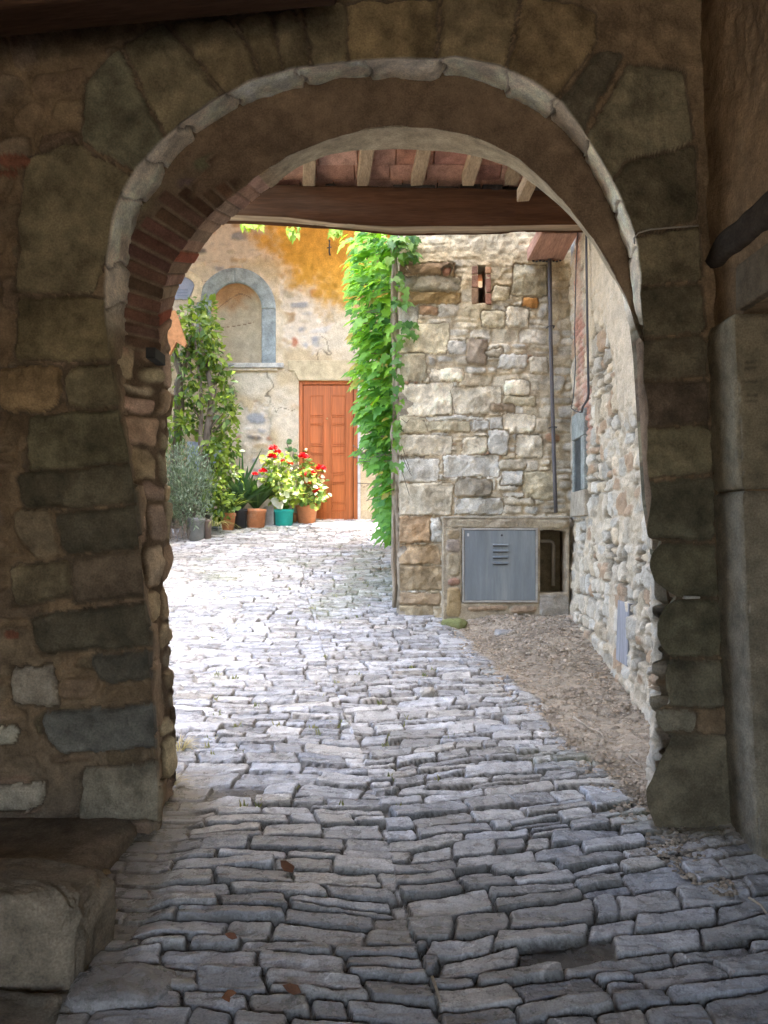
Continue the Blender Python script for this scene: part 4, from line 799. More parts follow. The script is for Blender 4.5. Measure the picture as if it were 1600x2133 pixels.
# ------------------------------------------------------------------ back house with orange door
BY = 11.0
bx = lambda q: (q - CX) / F_PX * BY
bz = lambda q: CAMZ - (q - CY) / F_PX * BY
bh = empty('plastered_house', (-1, BY, 1.6), 'sunlit house of peeling cream plaster at the end of the lane', 'house')
def build_back():
    xa = np.concatenate([np.arange(bx(335), bx(860), .0145), np.linspace(bx(861), 2.6, 30)]); xa = np.concatenate([np.linspace(-3.5, bx(334), 12), xa]); za = np.concatenate([np.arange(1.2, 6.1, .0145), np.linspace(6.15, 9.5, 12)])
    X, Z = np.meshgrid(xa, za, indexing='ij'); rng = RS(43); px = CX + X / BY * F_PX; py = CY - (Z - CAMZ) / BY * F_PX
    wu = .04 * fbm(X * 4, Z * 4, 2, 3); wz = .035 * fbm(X * 4, Z * 4, 3, 3)
    ids, sdv, c1, c2, n = courses(X + wu, Z + wz, 1, 7, (.09, .22), (.13, .36), rng, -4, 3, .25, .35, 45)
    fn = fbm(X * 14, Z * 14, 9, 5); f1 = fbm(X * 2.2, Z * 2.2, 19, 5); t = np.clip((sdv - .014 + .012 * fn) / .03, 0, 1)
    H = t * (rng.uniform(.005, .018, n)[ids] + .3 * facet(ids, n, X - c1, Z - c2, rng, .22)) + .006 * fn
    pal = np.array([(.46, .40, .30), (.30, .30, .30), (.42, .30, .18), (.18, .165, .155), (.40, .18, .11), (.60, .57, .52)])
    base = pal[rng.choice(6, n, p=[.3, .22, .18, .08, .1, .12])[ids]] * rng.uniform(.8, 1.15, n)[ids][..., None] * (1 + .2 * fn)[..., None]
    mort = np.array([.56, .49, .39]) * (1 + .12 * fn)[..., None]; col = mort * (1 - t[..., None]) + base * t[..., None]
    # plaster: right of a ragged line, with breaks
    sp_ = lambda q: polysd(px / 145., py / 145., np.array(q) / 145., 30)
    A1 = np.minimum(np.minimum(sp_([(300, 430), (568, 430), (605, 548), (300, 548)]), sp_([(588, 515), (690, 585), (692, 660), (650, 728), (588, 705)])), sp_([(300, 540), (418, 540), (418, 705), (300, 705)]))
    A2 = polysd(px / 145., py / 145., np.array([(455, 850), (550, 845), (556, 930), (548, 1010), (455, 1020)]) / 145., 30)
    pl = ss(-.10, .06, np.minimum(A1, A2) + .38 * f1 + .12 * fn); pl = np.maximum(pl, 0)
    pc = np.array([.56, .49, .37]) * (1 + .10 * fn + .12 * f1)[..., None]; yel = ss(.0, .4, fbm(X * 1.5 + 5, Z * 1.5, 29, 4) + .25 * ss(760, 900, py))[..., None]; pc = pc * (1 - yel * .55) + yel * .45 * np.array([.48, .34, .15])
    H = H * (1 - pl) + pl * (.022 + .005 * fn + .006 * f1); col = col * (1 - pl[..., None]) + pc * pl[..., None]
    # cracks
    cr = (np.abs(fbm(X * 1.6 + 2, Z * 1.6 + 9, 55, 4)) < .009) & (pl > .5); H = H - .008 * cr; col = np.where(cr[..., None], col * .45, col)
    # ochre colour wash, top right
    oc = 1 - ss(-.02, .42, polysd(px / 145., py / 145., np.array([(540, 440), (800, 440), (800, 620), (720, 605), (620, 540), (560, 488)]) / 145., 30) + .38 * f1 + .14 * fn)
    col = col * (1 - oc[..., None]) + oc[..., None] * np.array([.60, .34, .065]) * (1 + .15 * fn + .2 * f1)[..., None]
    # bricks round the niche
    m = ~((px > 440) & (px < 545) & (py < 757) & (py > 640)) & ~((((px - 492.5) / 52.5) ** 2 + ((py - 645) / 55.) ** 2 < 1) & (py < 650)); m &= ~((px > 624) & (px < 745) & (py > 792) & (py < 1100))
    Pb = np.stack([X, 0 * X + BY, Z], -1); N = np.zeros_like(Pb); N[..., 1] = -1
    sheet('wall', Pb, N, H, np.clip(col, .03, .85), M_PALE, bh, mask=m, depth=.3, back=(0, 1, 0))
    mb = MB(); mb.box(-3.6, 3.2, BY - .85, BY + .3, 7.25, 7.4, (.42, .22, .15)); mb.build('eaves', M_TERRA, bh)  # unseen overhang added to keep direct sun off the wall
    mb = MB(); mb.box(-3.6, 1.5, 8.6, 9.75, 5.65, 8.2, (.40, .34, .25)); mb.build('overhead_blocker', M_PALE, bh)  # unseen mass added overhead to cut skylight on the far lane
    # niche: curved hollow with grey stone surround and sill
    cx_, cz_, rx, rz = bx(493), bz(645), 53 / 145.7, 55 / 145.7; z0 = bz(758)
    a = np.linspace(-1, 1, 60); r = np.linspace(z0, cz_ + rz, 90); A, Zg = np.meshgrid(a, r, indexing='ij')
    wdt = rx * np.sqrt(np.clip(1 - (np.clip(Zg - cz_, 0, None) / rz) ** 2, .0004, 1)); dep = .17 * np.sqrt(np.clip(1 - A ** 2, 0, 1)) * np.sqrt(np.clip(1 - (np.clip(Zg - cz_, 0, None) / rz) ** 2, 0, 1)) + .012
    Xg = cx_ + A * wdt; Pn = np.stack([Xg, BY + dep - .01, Zg], -1); fnn = fbm(Xg * 9, Zg * 9, 3, 5)
    conch_shade = ss(2.9, 3.35, Zg - 1.35 + .0 * Xg + .3 * fnn - .35 * (A > 0) * A)[..., None] * .0 + ss(.2, .85, (Zg - cz_) / rz * .8 + .25 - .25 * A + .25 * fnn)[..., None]
    cc = np.array([.45, .385, .275]) * (1 + .12 * fnn)[..., None]; cc = cc * (1 - .75 * conch_shade) + .75 * conch_shade * np.array([.38, .18, .06])  # ochre tone at top left, with the hollow's shade painted in
    vine = (np.abs(Zg - (cz_ - .02) - .28 * np.sin((A + 1) * 1.4)) < .006) | (np.abs(Zg - (cz_ - .18) - .06 * A) < .004)
    cc = np.where((vine & (A < .6))[..., None], np.array([.2, .13, .08]), cc)
    Nn = np.zeros_like(Pn); Nn[..., 1] = -1
    ni = sheet('niche', Pn, Nn, .003 * fnn, np.clip(cc, .03, .8), M_PALE, bh, depth=.02, back=(0, 1, 0))
    def ringp(nm, th0, th1, c, seed):
        th = np.linspace(th0, th1, 26); q = np.linspace(0, 1, 7); T_, Q_ = np.meshgrid(th, q, indexing='ij')
        ro = rx + .20; roz = rz + .205
        Xr = cx_ + np.cos(T_) * (rx + (ro - rx) * Q_); Zr = cz_ + np.sin(T_) * (rz + (roz - rz) * Q_)
        Pr = np.stack([Xr, 0 * Xr + BY - .05, Zr], -1); N2 = np.zeros_like(Pr); N2[..., 1] = -1; f = fbm(Xr * 12, Zr * 12, seed, 4)
        sheet(nm, Pr, N2, .006 * f, np.array(c) * (1 + .15 * f)[..., None], M_STONE, ni, depth=.08, back=(0, 1, 0))
    gc = (.25, .285, .285)
    ringp('surround_stone', 0.0, 1.62, gc, 3); ringp('surround_stone', 1.63, 3.14, gc, 5)
    def jst(x0, x1, zz0, zz1, seed):
        xs, zs = np.linspace(x0, x1, 12), np.linspace(zz0, zz1, 40); Xr, Zr = np.meshgrid(xs, zs, indexing='ij'); Pr = np.stack([Xr, 0 * Xr + BY - .05, Zr], -1); N2 = np.zeros_like(Pr); N2[..., 1] = -1; f = fbm(Xr * 12, Zr * 12, seed, 4)
        sheet('surround_stone', Pr, N2, .006 * f, np.array(gc) * .97 * (1 + .15 * f)[..., None], M_STONE, ni, depth=.08, back=(0, 1, 0))
    jst(cx_ + rx, cx_ + rx + .20, z0, cz_ - .006, 7); jst(cx_ - rx - .20, cx_ - rx, z0, cz_ - .006, 8)
    mb = MB(); mb.box(bx(452), bx(592), BY - .11, BY + .1, bz(768), bz(759), (.42, .41, .37), .004, RS(1)); mb.box(bx(458), bx(580), BY - .08, BY + .1, bz(774), bz(768) - .002, (.48, .40, .28), .004, RS(2)); mb.build('sill', M_STONE, ni, bevel=.006)
    # lintel
    xs, zs = np.linspace(bx(601), bx(760), 80), np.linspace(bz(793), bz(752), 26); Xr, Zr = np.meshgrid(xs, zs, indexing='ij'); f = fbm(Xr * 9, Zr * 9, 4, 5); Pr = np.stack([Xr, 0 * Xr + BY - .045, Zr], -1); N2 = np.zeros_like(Pr); N2[..., 1] = -1
    mm = ~((Zr < bz(774) + .02 * f) & (Xr < bx(612) + (bz(774) - Zr) * .5))
    sheet('lintel', Pr, N2, .006 * f, np.array([.46, .385, .245]) * (1 + .15 * f)[..., None], M_PALE, bh, mask=mm, depth=.07, back=(0, 1, 0))
    # door
    yd = BY + .05; mb = MB(); mb.box(bx(622), bx(746), yd + .062, yd + .09, bz(1090), bz(790)); mb.build('door_backing', M_DARK, bh);  # dark plate added so no light shows through the door gaps
    dr = MB(); dr.box(bx(631), bx(735), yd, yd + .05, bz(1084), bz(801)); dr = dr.build('door', M_DOOR, bh, bevel=.004)
    mb = MB(); mb.box(bx(623), bx(630), yd - .03, yd + .06, bz(1085), bz(793)); mb.box(bx(736.5), bx(745), yd - .03, yd + .06, bz(1085), bz(793)); mb.box(bx(630) + .002, bx(736.5) - .002, yd - .028, yd + .06, bz(800), bz(793)); mb.build('door_frame', M_DOOR, bh, bevel=.003)
    mb = MB(); mb.box(bx(745.5), bx(751), BY - .05, BY + .09, bz(1085), bz(795), (.46, .45, .44)); mb.build('white_strip', M_ATTR, bh)
    mb = MB(); mb.box(bx(618), bx(752), BY - .16, BY + .12, bz(1092), bz(1085.5), (.52, .49, .44), .004, RS(2)); mb.build('threshold', M_CONC, bh, bevel=.006)
    def mould(x0, x1, y0, y1):                                    # a raised bead round one door panel
        t = .012; mb = MB(); a, b, c, d = bx(x0), bx(x1), bz(y1), bz(y0); f0, f1 = yd - .012, yd + .002
        mb.box(a, b, f0, f1, d - t, d); mb.box(a, b, f0, f1, c, c + t); mb.box(a, a + t, f0, f1, c + t + .001, d - t - .001); mb.box(b - t, b, f0, f1, c + t + .001, d - t - .001); mb.build('panel_bead', M_DOOR, dr, bevel=.004)
    for x0, x1 in ((645, 674), (690, 719)):
        for y0, y1 in ((822, 864), (866, 882), (884, 924), (927, 943), (945, 984), (987, 1004), (1006, 1045), (1049, 1063)): mould(x0, x1, y0, y1)
    mb = MB(); mb.box(bx(645), bx(719), yd - .012, yd + .002, bz(1068), bz(1066)); mb.build('panel_bead', M_DOOR, dr)
    mb = MB(); mb.ball((bx(681), yd - .01, bz(871)), .014, None, 10, 6); mb.build('peephole', M_BRASS, dr, True)
    mb = MB(); mb.ball((bx(637), yd - .04, bz(937)), .032, None, 12, 8); mb.tube([(bx(637), yd, bz(937)), (bx(637), yd - .04, bz(937))], .014, 8)
    mb.tube([(bx(637) + .028 * math.cos(q), yd - .03, bz(950) + .04 * math.sin(q)) for q in np.linspace(0, 6.28, 14)], .006, 6); mb.build('knob', M_BRASS, dr, True)
    # iron hook, small window, blue meter lid
    mb = MB(); q = BY - .05; mb.tube([(bx(687), q + .06, bz(503)), (bx(687), q - .03, bz(505)), (bx(687.5), q - .04, bz(515)), (bx(687), q - .035, bz(530)), (bx(688), q + .05, bz(533))], .012, 7); mb.tube([(bx(682), q - .035, bz(521)), (bx(692), q - .035, bz(519))], .008, 6); mb.build('iron_hook', M_IRON, bh, True)
    mb = MB(); th = np.linspace(0, math.pi, 14); c0, z_ = bx(376), bz(598)
    pts = [(c0 + .21 * math.cos(t), z_ + .13 * math.sin(t)) for t in th] + [(c0 - .21, bz(625)), (c0 + .13, bz(625))]
    n_ = len(pts); mb.add([(x, BY - .05, z) for x, z in pts] + [(x, BY + .1, z) for x, z in pts], [tuple(range(n_))[::-1], tuple(range(n_, 2 * n_))] + [(i, (i + 1) % n_, n_ + (i + 1) % n_, n_ + i) for i in range(n_)], (.26, .30, .40)); wi = mb.build('window', M_ATTR, bh)
    mb = MB(); o_ = [(c0 + .33 * math.cos(t), z_ + .24 * math.sin(t)) for t in th] ; i_ = [(c0 + .215 * math.cos(t), z_ + .135 * math.sin(t)) for t in th]
    o_ = [(c0 + .29, bz(632))] + o_; i_ = [(c0 + .16, bz(632))] + i_; n_ = len(o_)
    mb.add([(x, BY - .06, z) for x, z in o_ + i_] + [(x, BY + .1, z) for x, z in o_ + i_], [(i, i + 1, n_ + i + 1, n_ + i) for i in range(n_ - 1)] + [(i, i + 1, 2 * n_ + i + 1, 2 * n_ + i) for i in range(n_ - 1)], (.55, .47, .33)); mb.build('window_surround', M_STONE, wi)
    for yy in (606, 612, 618): 
        mb = MB(); mb.box(bx(372), bx(393), BY - .058, BY - .05, bz(yy) - .006, bz(yy) + .006, (.2, .24, .33)); mb.build('shutter_slat', M_ATTR, wi)
    mb = MB(); mb.box(bx(392), bx(462), BY - .075, BY - .02, bz(985), bz(921), (.34, .42, .62)); mb.box(bx(393.5), bx(402), BY - .08, BY - .074, bz(984), bz(922), (.42, .5, .68)); o = mb.build('utility_box', M_ATTR, None, bevel=.004); tag(o, 'blue grey utility box on the back wall behind the potted trees', 'box')
build_back()

# ------------------------------------------------------------------ plants
LEAF2 = dict(v=[(0, 0, 0), (1, 0, 0), (.35, 0, 0), (.7, 0, 0), (.35, 1, .12), (.7, .8, .1), (.35, -1, .12), (.7, -.8, .1)],
             t=[(0, 2, 4), (3, 1, 5), (0, 6, 2), (3, 7, 1)], q=[(2, 3, 5, 4), (2, 6, 7, 3)])
IVYL = dict(v=[(0, 0, 0), (-.16, .45, .03), (.12, .95, .0), (.33, .55, .06), (.62, .62, .02), (.66, .30, .05), (1.05, 0, -.05), (.66, -.30, .05), (.62, -.62, .02), (.33, -.55, .06), (.12, -.95, .0), (-.16, -.45, .03), (.35, 0, .0)],
            t=[(12, 0, 11)] + [(12, i + 1, i) for i in range(11)], q=[])
ROUND = dict(v=[(0, 0, 0), (.05, .55, .1), (.45, 1, .18), (.85, .7, .12), (1, 0, .02), (.85, -.7, .12), (.45, -1, .18), (.05, -.55, .1), (.4, 0, 0)],
             t=[(8, i, (i + 1) % 8) for i in range(8)], q=[])
def leaves(name, pos, dr, nrm, ln, wd, shape, col, mat_, parent=None):
    pos, dr, nrm = [np.asarray(a, float) for a in (pos, dr, nrm)]; n = len(pos)
    dr = dr / (np.linalg.norm(dr, axis=1, keepdims=True) + 1e-9); nrm = nrm - (nrm * dr).sum(1, keepdims=True) * dr; nrm = nrm / (np.linalg.norm(nrm, axis=1, keepdims=True) + 1e-9); sd2 = np.cross(nrm, dr)
    sv = np.array(shape['v'], float); m = len(sv); ln = np.broadcast_to(ln, n); wd = np.broadcast_to(wd, n)
    bend = (sv[:, 0] ** 2)[None, :, None] * -.18
    V = pos[:, None] + dr[:, None] * (sv[:, 0][None] * ln[:, None])[..., None] + sd2[:, None] * (sv[:, 1][None] * wd[:, None] * .5)[..., None] + nrm[:, None] * ((sv[:, 2][None] * wd[:, None])[..., None] + bend * ln[:, None, None])
    off = (np.arange(n) * m)[:, None, None]
    T = (np.array(shape['t'])[None] + off).reshape(-1, 3) if shape['t'] else None
    Q = (np.array(shape['q'])[None] + off).reshape(-1, 4) if shape['q'] else None
    col = np.repeat(np.asarray(col, float).reshape(n, 3), m, 0)
    return mk(name, V.reshape(-1, 3), Q=Q, T=T, mat=mat_, parent=parent, col=np.clip(col, .005, .9))
def mixc(a, b, t): return np.array(a) * (1 - np.asarray(t)[:, None]) + np.array(b) * np.asarray(t)[:, None]
def sphere(n, r): v = r.normal(0, 1, (n, 3)); return v / np.linalg.norm(v, axis=1, keepdims=True)

def ivy():
    root = empty('climbing_ivy', (HX0, 7.2, 1.0), 'bright green climbing ivy hanging down the corner of the stone house', 'ivy')
    r = RS(5); n = 2050
    y = r.uniform(6.72, 8.35, n) ** 1; y = 6.72 + (y - 6.72) ** 1.15; py = r.uniform(470, 1125, n); z = CAMZ - (py - CY) / F_PX * 7.2
    lx = np.interp(py, [470, 560, 640, 700, 790, 850, 920, 1000, 1050, 1125], [726, 724, 730, 738, 742, 750, 762, 778, 786, 790]) + 10 * np.sin(py / 14.) + r.normal(0, 5, n)
    lx = lx + 6
    xout = (lx - CX) / F_PX * 7.2; u = r.rand(n) ** .8
    keep = (r.rand(n) < np.interp(py, [470, 900, 960, 1010, 1060, 1125], [1, 1, .6, .42, .40, .22]))
    x = xout + (HX0 - .02 - xout) * u; x = x * y / 7.2 * 1.0
    nz = CAMZ + (z - CAMZ) * (y / 7.2) ** .4
    front = r.rand(n) < .0
    dr = np.stack([-.9 + .35 * u + r.normal(0, .22, n), -.35 + r.normal(0, .3, n), -.42 + r.normal(0, .28, n)], 1)
    nm = np.stack([-.30 + r.normal(0, .25, n), -.55 + r.normal(0, .3, n), .75 + r.normal(0, .25, n)], 1)
    s = r.uniform(.05, .16, n); t = r.rand(n) * np.interp(py, [470, 800, 1000], [1, .8, .35]); col = mixc((.055, .19, .035), (.31, .58, .06), t)  # lower leaves toned darker, painting the sun's fade down the ivy
    old = r.rand(n) < .05; col[old] = mixc((.30, .22, .05), (.48, .44, .10), r.rand(old.sum()))
    pts = np.stack([x, y, nz], 1)
    k = keep & (nz < 4.6)
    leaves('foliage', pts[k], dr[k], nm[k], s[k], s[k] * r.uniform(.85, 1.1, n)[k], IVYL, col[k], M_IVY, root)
    # sprigs creeping round on the front wall
    n = 120; py = np.concatenate([r.uniform(482, 545, 60), r.uniform(560, 640, 20), r.uniform(660, 712, 12), r.uniform(700, 1000, 28)]); px = np.concatenate([r.uniform(812, 868, 60) , r.uniform(815, 846, 20), r.uniform(835, 872, 12), r.uniform(815, 838, 28)])
    q = np.array([P(a, b, 6.62) for a, b in zip(px, py)]); q[:, 1] += r.uniform(-.06, .04, n)
    dr = np.stack([r.normal(0.1, .6, n), r.normal(-.35, .2, n), -.8 + r.normal(0, .35, n)], 1); nm = np.stack([r.normal(0, .3, n), -1 + 0 * py, .5 + r.normal(0, .3, n)], 1); s = r.uniform(.05, .10, n)
    leaves('sprig_foliage', q, dr, nm, s, s, IVYL, mixc((.06, .17, .05), (.20, .36, .06), r.rand(n)), M_IVY, root)
    # loose low runner touching the sunny patch
    mb = MB(); rr = random.Random(3)
    for px0, w0 in ((826, .026), (832, .018), (820, .018)):
        pts = [P(px0 + rr.uniform(-4, 4) + (0 if y_ > 700 else (y_ - 700) * .02), y_, 6.74 + rr.uniform(-.03, .05)) for y_ in range(500, 1290, 45)]
        mb.tube(pts, [w0 * rr.uniform(.75, 1.15) for _ in pts], 9)
    mb.build('stem', mat('pale_bark', (.30, .25, .185), rough=.95, spec=.1, nscale=18, namp=.4, bump=.9, bscale=40, bdist=.01, stretch=(1, 1, .3)), root, True)
    for k in range(26):
        y0 = rr.uniform(500, 1050); x0 = rr.uniform(735, 800); a = Vector(P(x0, y0, 7.15)); b = Vector(P(825, y0 - rr.uniform(-20, 60), 7.0)); c = (a + b) / 2 + Vector((rr.uniform(-.05, .05), 0, rr.uniform(-.1, .05)))
        mb = MB(); mb.tube([b, c, a], .004, 5, cap=False); mb.build('tendril', M_BARK, root, True)
    for k in range(10):
        y0 = rr.uniform(520, 1000); a = Vector(P(836, y0, 6.66)); b = Vector(P(836 + rr.uniform(4, 26), y0 + rr.uniform(-5, 70), 6.64)); mb = MB(); mb.tube([a, (a + b) / 2 + Vector((.01, 0, -.03)), b], .003, 5, cap=False); mb.build('tendril', M_BARK, root, True)
ivy()
def vine_over_beam():
    r = RS(15); n = 46
    px = np.concatenate([r.uniform(503, 548, 16), r.uniform(600, 624, 14), r.uniform(690, 722, 16)]); py = np.concatenate([464 + r.rand(16) * 12, 466 + r.rand(14) * 28, 476 + r.rand(16) * 14])
    q = np.array([P(a, b - 3, 7.4) for a, b in zip(px, py)]); s = r.uniform(.05, .095, n)
    root = empty('hanging_vine', (-1.0, 7.4, 4.4), 'few yellow green vine leaves dangling below the beam, left of the ivy', 'vine')
    leaves('foliage', q, np.stack([r.normal(0, .5, n), r.normal(0, .3, n), -.7 + 0 * px], 1), np.stack([r.normal(0, .4, n), -1 + 0 * px, .6 + 0 * px], 1), s, s * .9, IVYL, mixc((.15, .30, .03), (.38, .45, .05), r.rand(n)), M_IVY, root)
    mb = MB(); mb.tube([P(480, 455, 7.4), P(540, 450, 7.42), P(612, 452, 7.42), P(700, 468, 7.4), P(790, 470, 7.3)], .008, 6)
    for x in (520, 612, 705): mb.tube([P(x, 450, 7.41), P(x + 2, 470, 7.4)], .004, 5)
    mb.build('stem', M_BARK, root, True)
vine_over_beam()

def branchy(mb, base, top, r0, rng, n=7, wob=.03):
    base, top = Vector(base), Vector(top); pts = [base.lerp(top, i / (n - 1)) + Vector((rng.uniform(-wob, wob), rng.uniform(-wob, wob), 0)) * (0 < i) for i in range(n)]
    mb.tube(pts, [r0 * (1 - .65 * i / (n - 1)) for i in range(n)], 8); return pts
def crown_leaves(tips, n, spread, r, ln, wd, c0, c1, name, root, shape=LEAF2, matl=None, up=.2):
    tips = np.array(tips); i = r.randint(0, len(tips), n); d = sphere(n, r); p = tips[i] + d * (spread * r.rand(n) ** .5)[:, None]
    dr = d * .8 + np.array([0, -.2, -.25]) + r.normal(0, .4, (n, 3)); nm = np.stack([r.normal(0, .5, n), -.4 + r.normal(0, .4, n), .8 + r.normal(0, .4, n)], 1)
    s = r.uniform(.65, 1.15, n) * ln
    leaves(name, p, dr, nm, s, s * wd, shape, mixc(c0, c1, r.rand(n) ** 1.3), matl or M_LEAF, root)
TZ = lambda px, py, d: Vector(P(px, py, d))
def trees():
    r = RS(8); rr = random.Random(4)
    t1 = empty('potted_tree', P(362, 1110, 10.45), 'pruned tree with a thick grey trunk close behind the arch edge', 'tree')
    mb = MB(); mb.tube([TZ(*a, 10.45) for a in [(366, 1115), (364, 1000), (366, 940), (370, 890), (374, 850), (372, 800), (378, 780), (366, 745), (358, 700), (356, 640)]], [.085, .075, .07, .068, .07, .06, .055, .05, .04, .03], 10)
    mb.tube([TZ(*a, 10.45) for a in [(372, 845), (364, 838), (356, 832)]], [.045, .042, .04], 8); mb.tube([TZ(*a, 10.45) for a in [(378, 782), (392, 740), (398, 690), (404, 655)]], [.045, .03, .02, .012], 7); mb.build('trunk', M_BARK, t1, True)
    tp = [P(x, y, 10.4 + rr.uniform(-.3, .25)) for x, y in [(356, 700), (362, 760), (352, 870), (360, 890), (366, 905), (352, 820), (350, 930), (376, 720), (362, 730)]]
    crown_leaves(tp, 240, .20, r, .125, .5, (.06, .13, .03), (.25, .36, .05), 'crown', t1)
    t2 = empty('citrus_tree', P(432, 1090, 10.3), 'young leafy tree with several thin stems and glossy leaves in front of the niche', 'tree')
    mb = MB(); tips = []
    mb.tube([TZ(*a, 10.3) for a in [(430, 1088), (428, 1010), (430, 960), (432, 900), (440, 850), (441, 810), (432, 770), (420, 720), (415, 670)]], [.05, .055, .055, .055, .05, .04, .03, .02, .012], 9)
    mb.tube([TZ(*a, 10.25) for a in [(424, 1085), (420, 1000), (417, 920), (420, 860), (418, 800), (408, 720), (400, 660)]], [.035, .03, .03, .026, .022, .016, .01], 8)
    for a, b in [((436, 900), (470, 850)), ((434, 905), (486, 868)), ((436, 860), (452, 800)), ((420, 880), (398, 830)), ((430, 950), (465, 930)), ((441, 815), (462, 770)), ((418, 800), (385, 750)), ((430, 770), (448, 720)), ((432, 1000), (462, 960)), ((432, 930), (412, 890)), ((420, 900), (375, 885)), ((436, 880), (458, 845))]:
        pts = branchy(mb, TZ(*a, 10.3), TZ(*b, 10.3 + rr.uniform(-.3, .2)), .016, rr, 5, .02)
    mb.build('trunk', M_BARK, t2, True)
    reg = [(388, 655), (402, 645), (425, 640), (436, 660), (408, 680), (432, 690), (442, 700), (392, 700), (415, 715), (440, 735), (452, 745), (400, 745), (425, 760), (460, 775), (398, 790), (440, 785), (465, 800), (415, 820), (450, 820), (385, 830), (470, 840), (430, 850), (398, 860), (462, 870), (480, 865), (415, 890), (385, 880), (455, 900), (472, 905), (440, 925), (462, 940), (478, 935), (445, 960), (465, 975), (478, 990), (452, 1000), (442, 1020), (468, 1020), (455, 1045), (448, 1065), (376, 680), (384, 720)]
    tips = [P(x, y, 10.3 + rr.uniform(-.35, .3)) for x, y in reg]
    crown_leaves(tips, 1900, .15, r, .115, .52, (.05, .11, .025), (.27, .37, .05), 'crown', t2)
    # fine grey green bush
    b = empty('grey_bush', P(392, 1120, 9.75), 'feathery grey green bush at the foot of the left jamb', 'shrub')
    n = 5200; d = sphere(n, r); rad = r.rand(n) ** .4; c = np.array(P(388, 1020, 9.75)); lump = 1 + .22 * fbm(d[:, 0] * 2.2 + 4, d[:, 2] * 2.2 + d[:, 1], 3, 3)
    p = c + d * np.stack([.36 * lump, .33 * lump, .55 * lump], 1) * rad[:, None]; k = p[:, 2] > 1.43
    dr = d * .6 + np.array([0, 0, .7]) + r.normal(0, .45, (n, 3)); s = r.uniform(.035, .075, n)
    leaves('foliage', p[k], dr[k], (d + r.normal(0, .5, (n, 3)))[k], s[k], s[k] * .22, LEAF2, mixc((.10, .15, .10), (.32, .40, .32), r.rand(n) ** 1.6)[k], M_LEAF, b)
    mb = MB()
    for k in range(46): 
        q = sphere(1, r)[0]; e = Vector(c + q * np.array([.3, .28, .5])); mb.tube([P(400 + r.uniform(-12, 12), 1100, 9.75), Vector(P(396, 1060, 9.75)).lerp(e, .4), e], [.006, .004, .002], 4, cap=False)
    for k in range(60):
        x0 = r.uniform(352, 392); a = Vector(P(x0, r.uniform(1110, 1128), 9.6 + r.uniform(-.1, .1))); mb.tube([a, a + Vector((r.uniform(-.06, .06), r.uniform(-.05, .05), r.uniform(.08, .26)))], .003, 4, cap=False)
    mb.build('stem', M_BARK, b, True)
trees()
# pots: every one a lathe with rim, wall, soil
def pot(name, px0, px1, ytop, ybase, label, m, taper=.78, rim=True, d=None, soil=True, cat='pot'):
    d = d or d_of_y(ybase); cx = ((px0 + px1) / 2 - CX) / F_PX * d; R = (px1 - px0) / 2 / F_PX * d; z0 = float(gz(cx, d)) + .004; z1 = z0 + (ybase - ytop) / F_PX * d; h = z1 - z0
    d2 = d + R * .6
    root = empty(name, (cx, d2, z0), label, cat, 'plant pots along the back wall')
    mb = MB(); rl = h * .16
    pr = [(R * taper, z0), (R * .97 if not rim else R * .93, z1 - rl)] + ([(R, z1 - rl + .003), (R * 1.0, z1)] if rim else [(R, z1)]) + [(R * .9, z1), (R * .86, z1 - .03)]
    mb.lathe(cx, d2, pr, 36); mb.build('body', m, root, True)
    if soil: mb = MB(); mb.lathe(cx, d2, [(R * .1, z1 - .028), (R * .87, z1 - .03)], 24, (.05, .035, .025)); mb.build('soil', M_DRY, root)
    return Vector((cx, d2, z1)), R
M_TURQ = mat('turquoise_plastic', (.02, .42, .36), rough=.4, spec=.4, nscale=4, namp=.12, bump=0)
M_GREYP = mat('grey_plastic', (.22, .23, .22), rough=.6, spec=.3, nscale=5, namp=.2, bump=.1, stain=(.32, .31, .28))
M_BLK = mat('black_plastic', (.018, .018, .02), rough=.5, spec=.4, bump=0)
p_grey = pot('plant_pot', 386, 425, 1078, 1129, 'large grey plastic pot under the feathery grey bush', M_GREYP, .86)
p_thin = pot('plant_pot', 423, 440, 1082, 1125, 'narrow brown grey pot beside the large grey plastic pot', mat('brown_plastic', (.20, .15, .12), rough=.6, bump=.1), .9)
p_tap = pot('plant_pot', 456, 490, 1070, 1110, 'slim tapered terracotta pot left of the black pot', M_TERRA, .62)
p_blk = pot('plant_pot', 484, 514, 1062, 1107, 'black plastic pot between two terracotta pots', M_BLK, .8)
p_ter = pot('plant_pot', 509, 553, 1062, 1104, 'terracotta pot with broad dark leaves, right of the black pot', M_TERRA, .8)
p_blu = pot('plant_pot', 569, 611, 1062, 1098, 'turquoise plastic bucket planted with geraniums', M_TURQ, .84, cat='bucket')
p_sml = pot('plant_pot', 606, 624, 1070, 1090, 'small terracotta pot half hidden behind the turquoise bucket', M_TERRA, .8, d=10.85)
p_red = pot('plant_pot', 614, 661, 1053, 1092, 'wide rimmed terracotta pot of red geraniums next to the door', M_TERRA, .78)
mb = MB(); q0 = d_of_y(1097); mb.box((548 - CX) / F_PX * q0, (570 - CX) / F_PX * q0, q0 + .03, q0 + .2, 1.4, CAMZ + (CY - 1055) / F_PX * q0, (.42, .39, .33), .006, RS(3)); o = mb.build('stone_block', M_CONC, None, bevel=.01); tag(o, 'pale stone block between the terracotta pot and turquoise bucket', 'block')
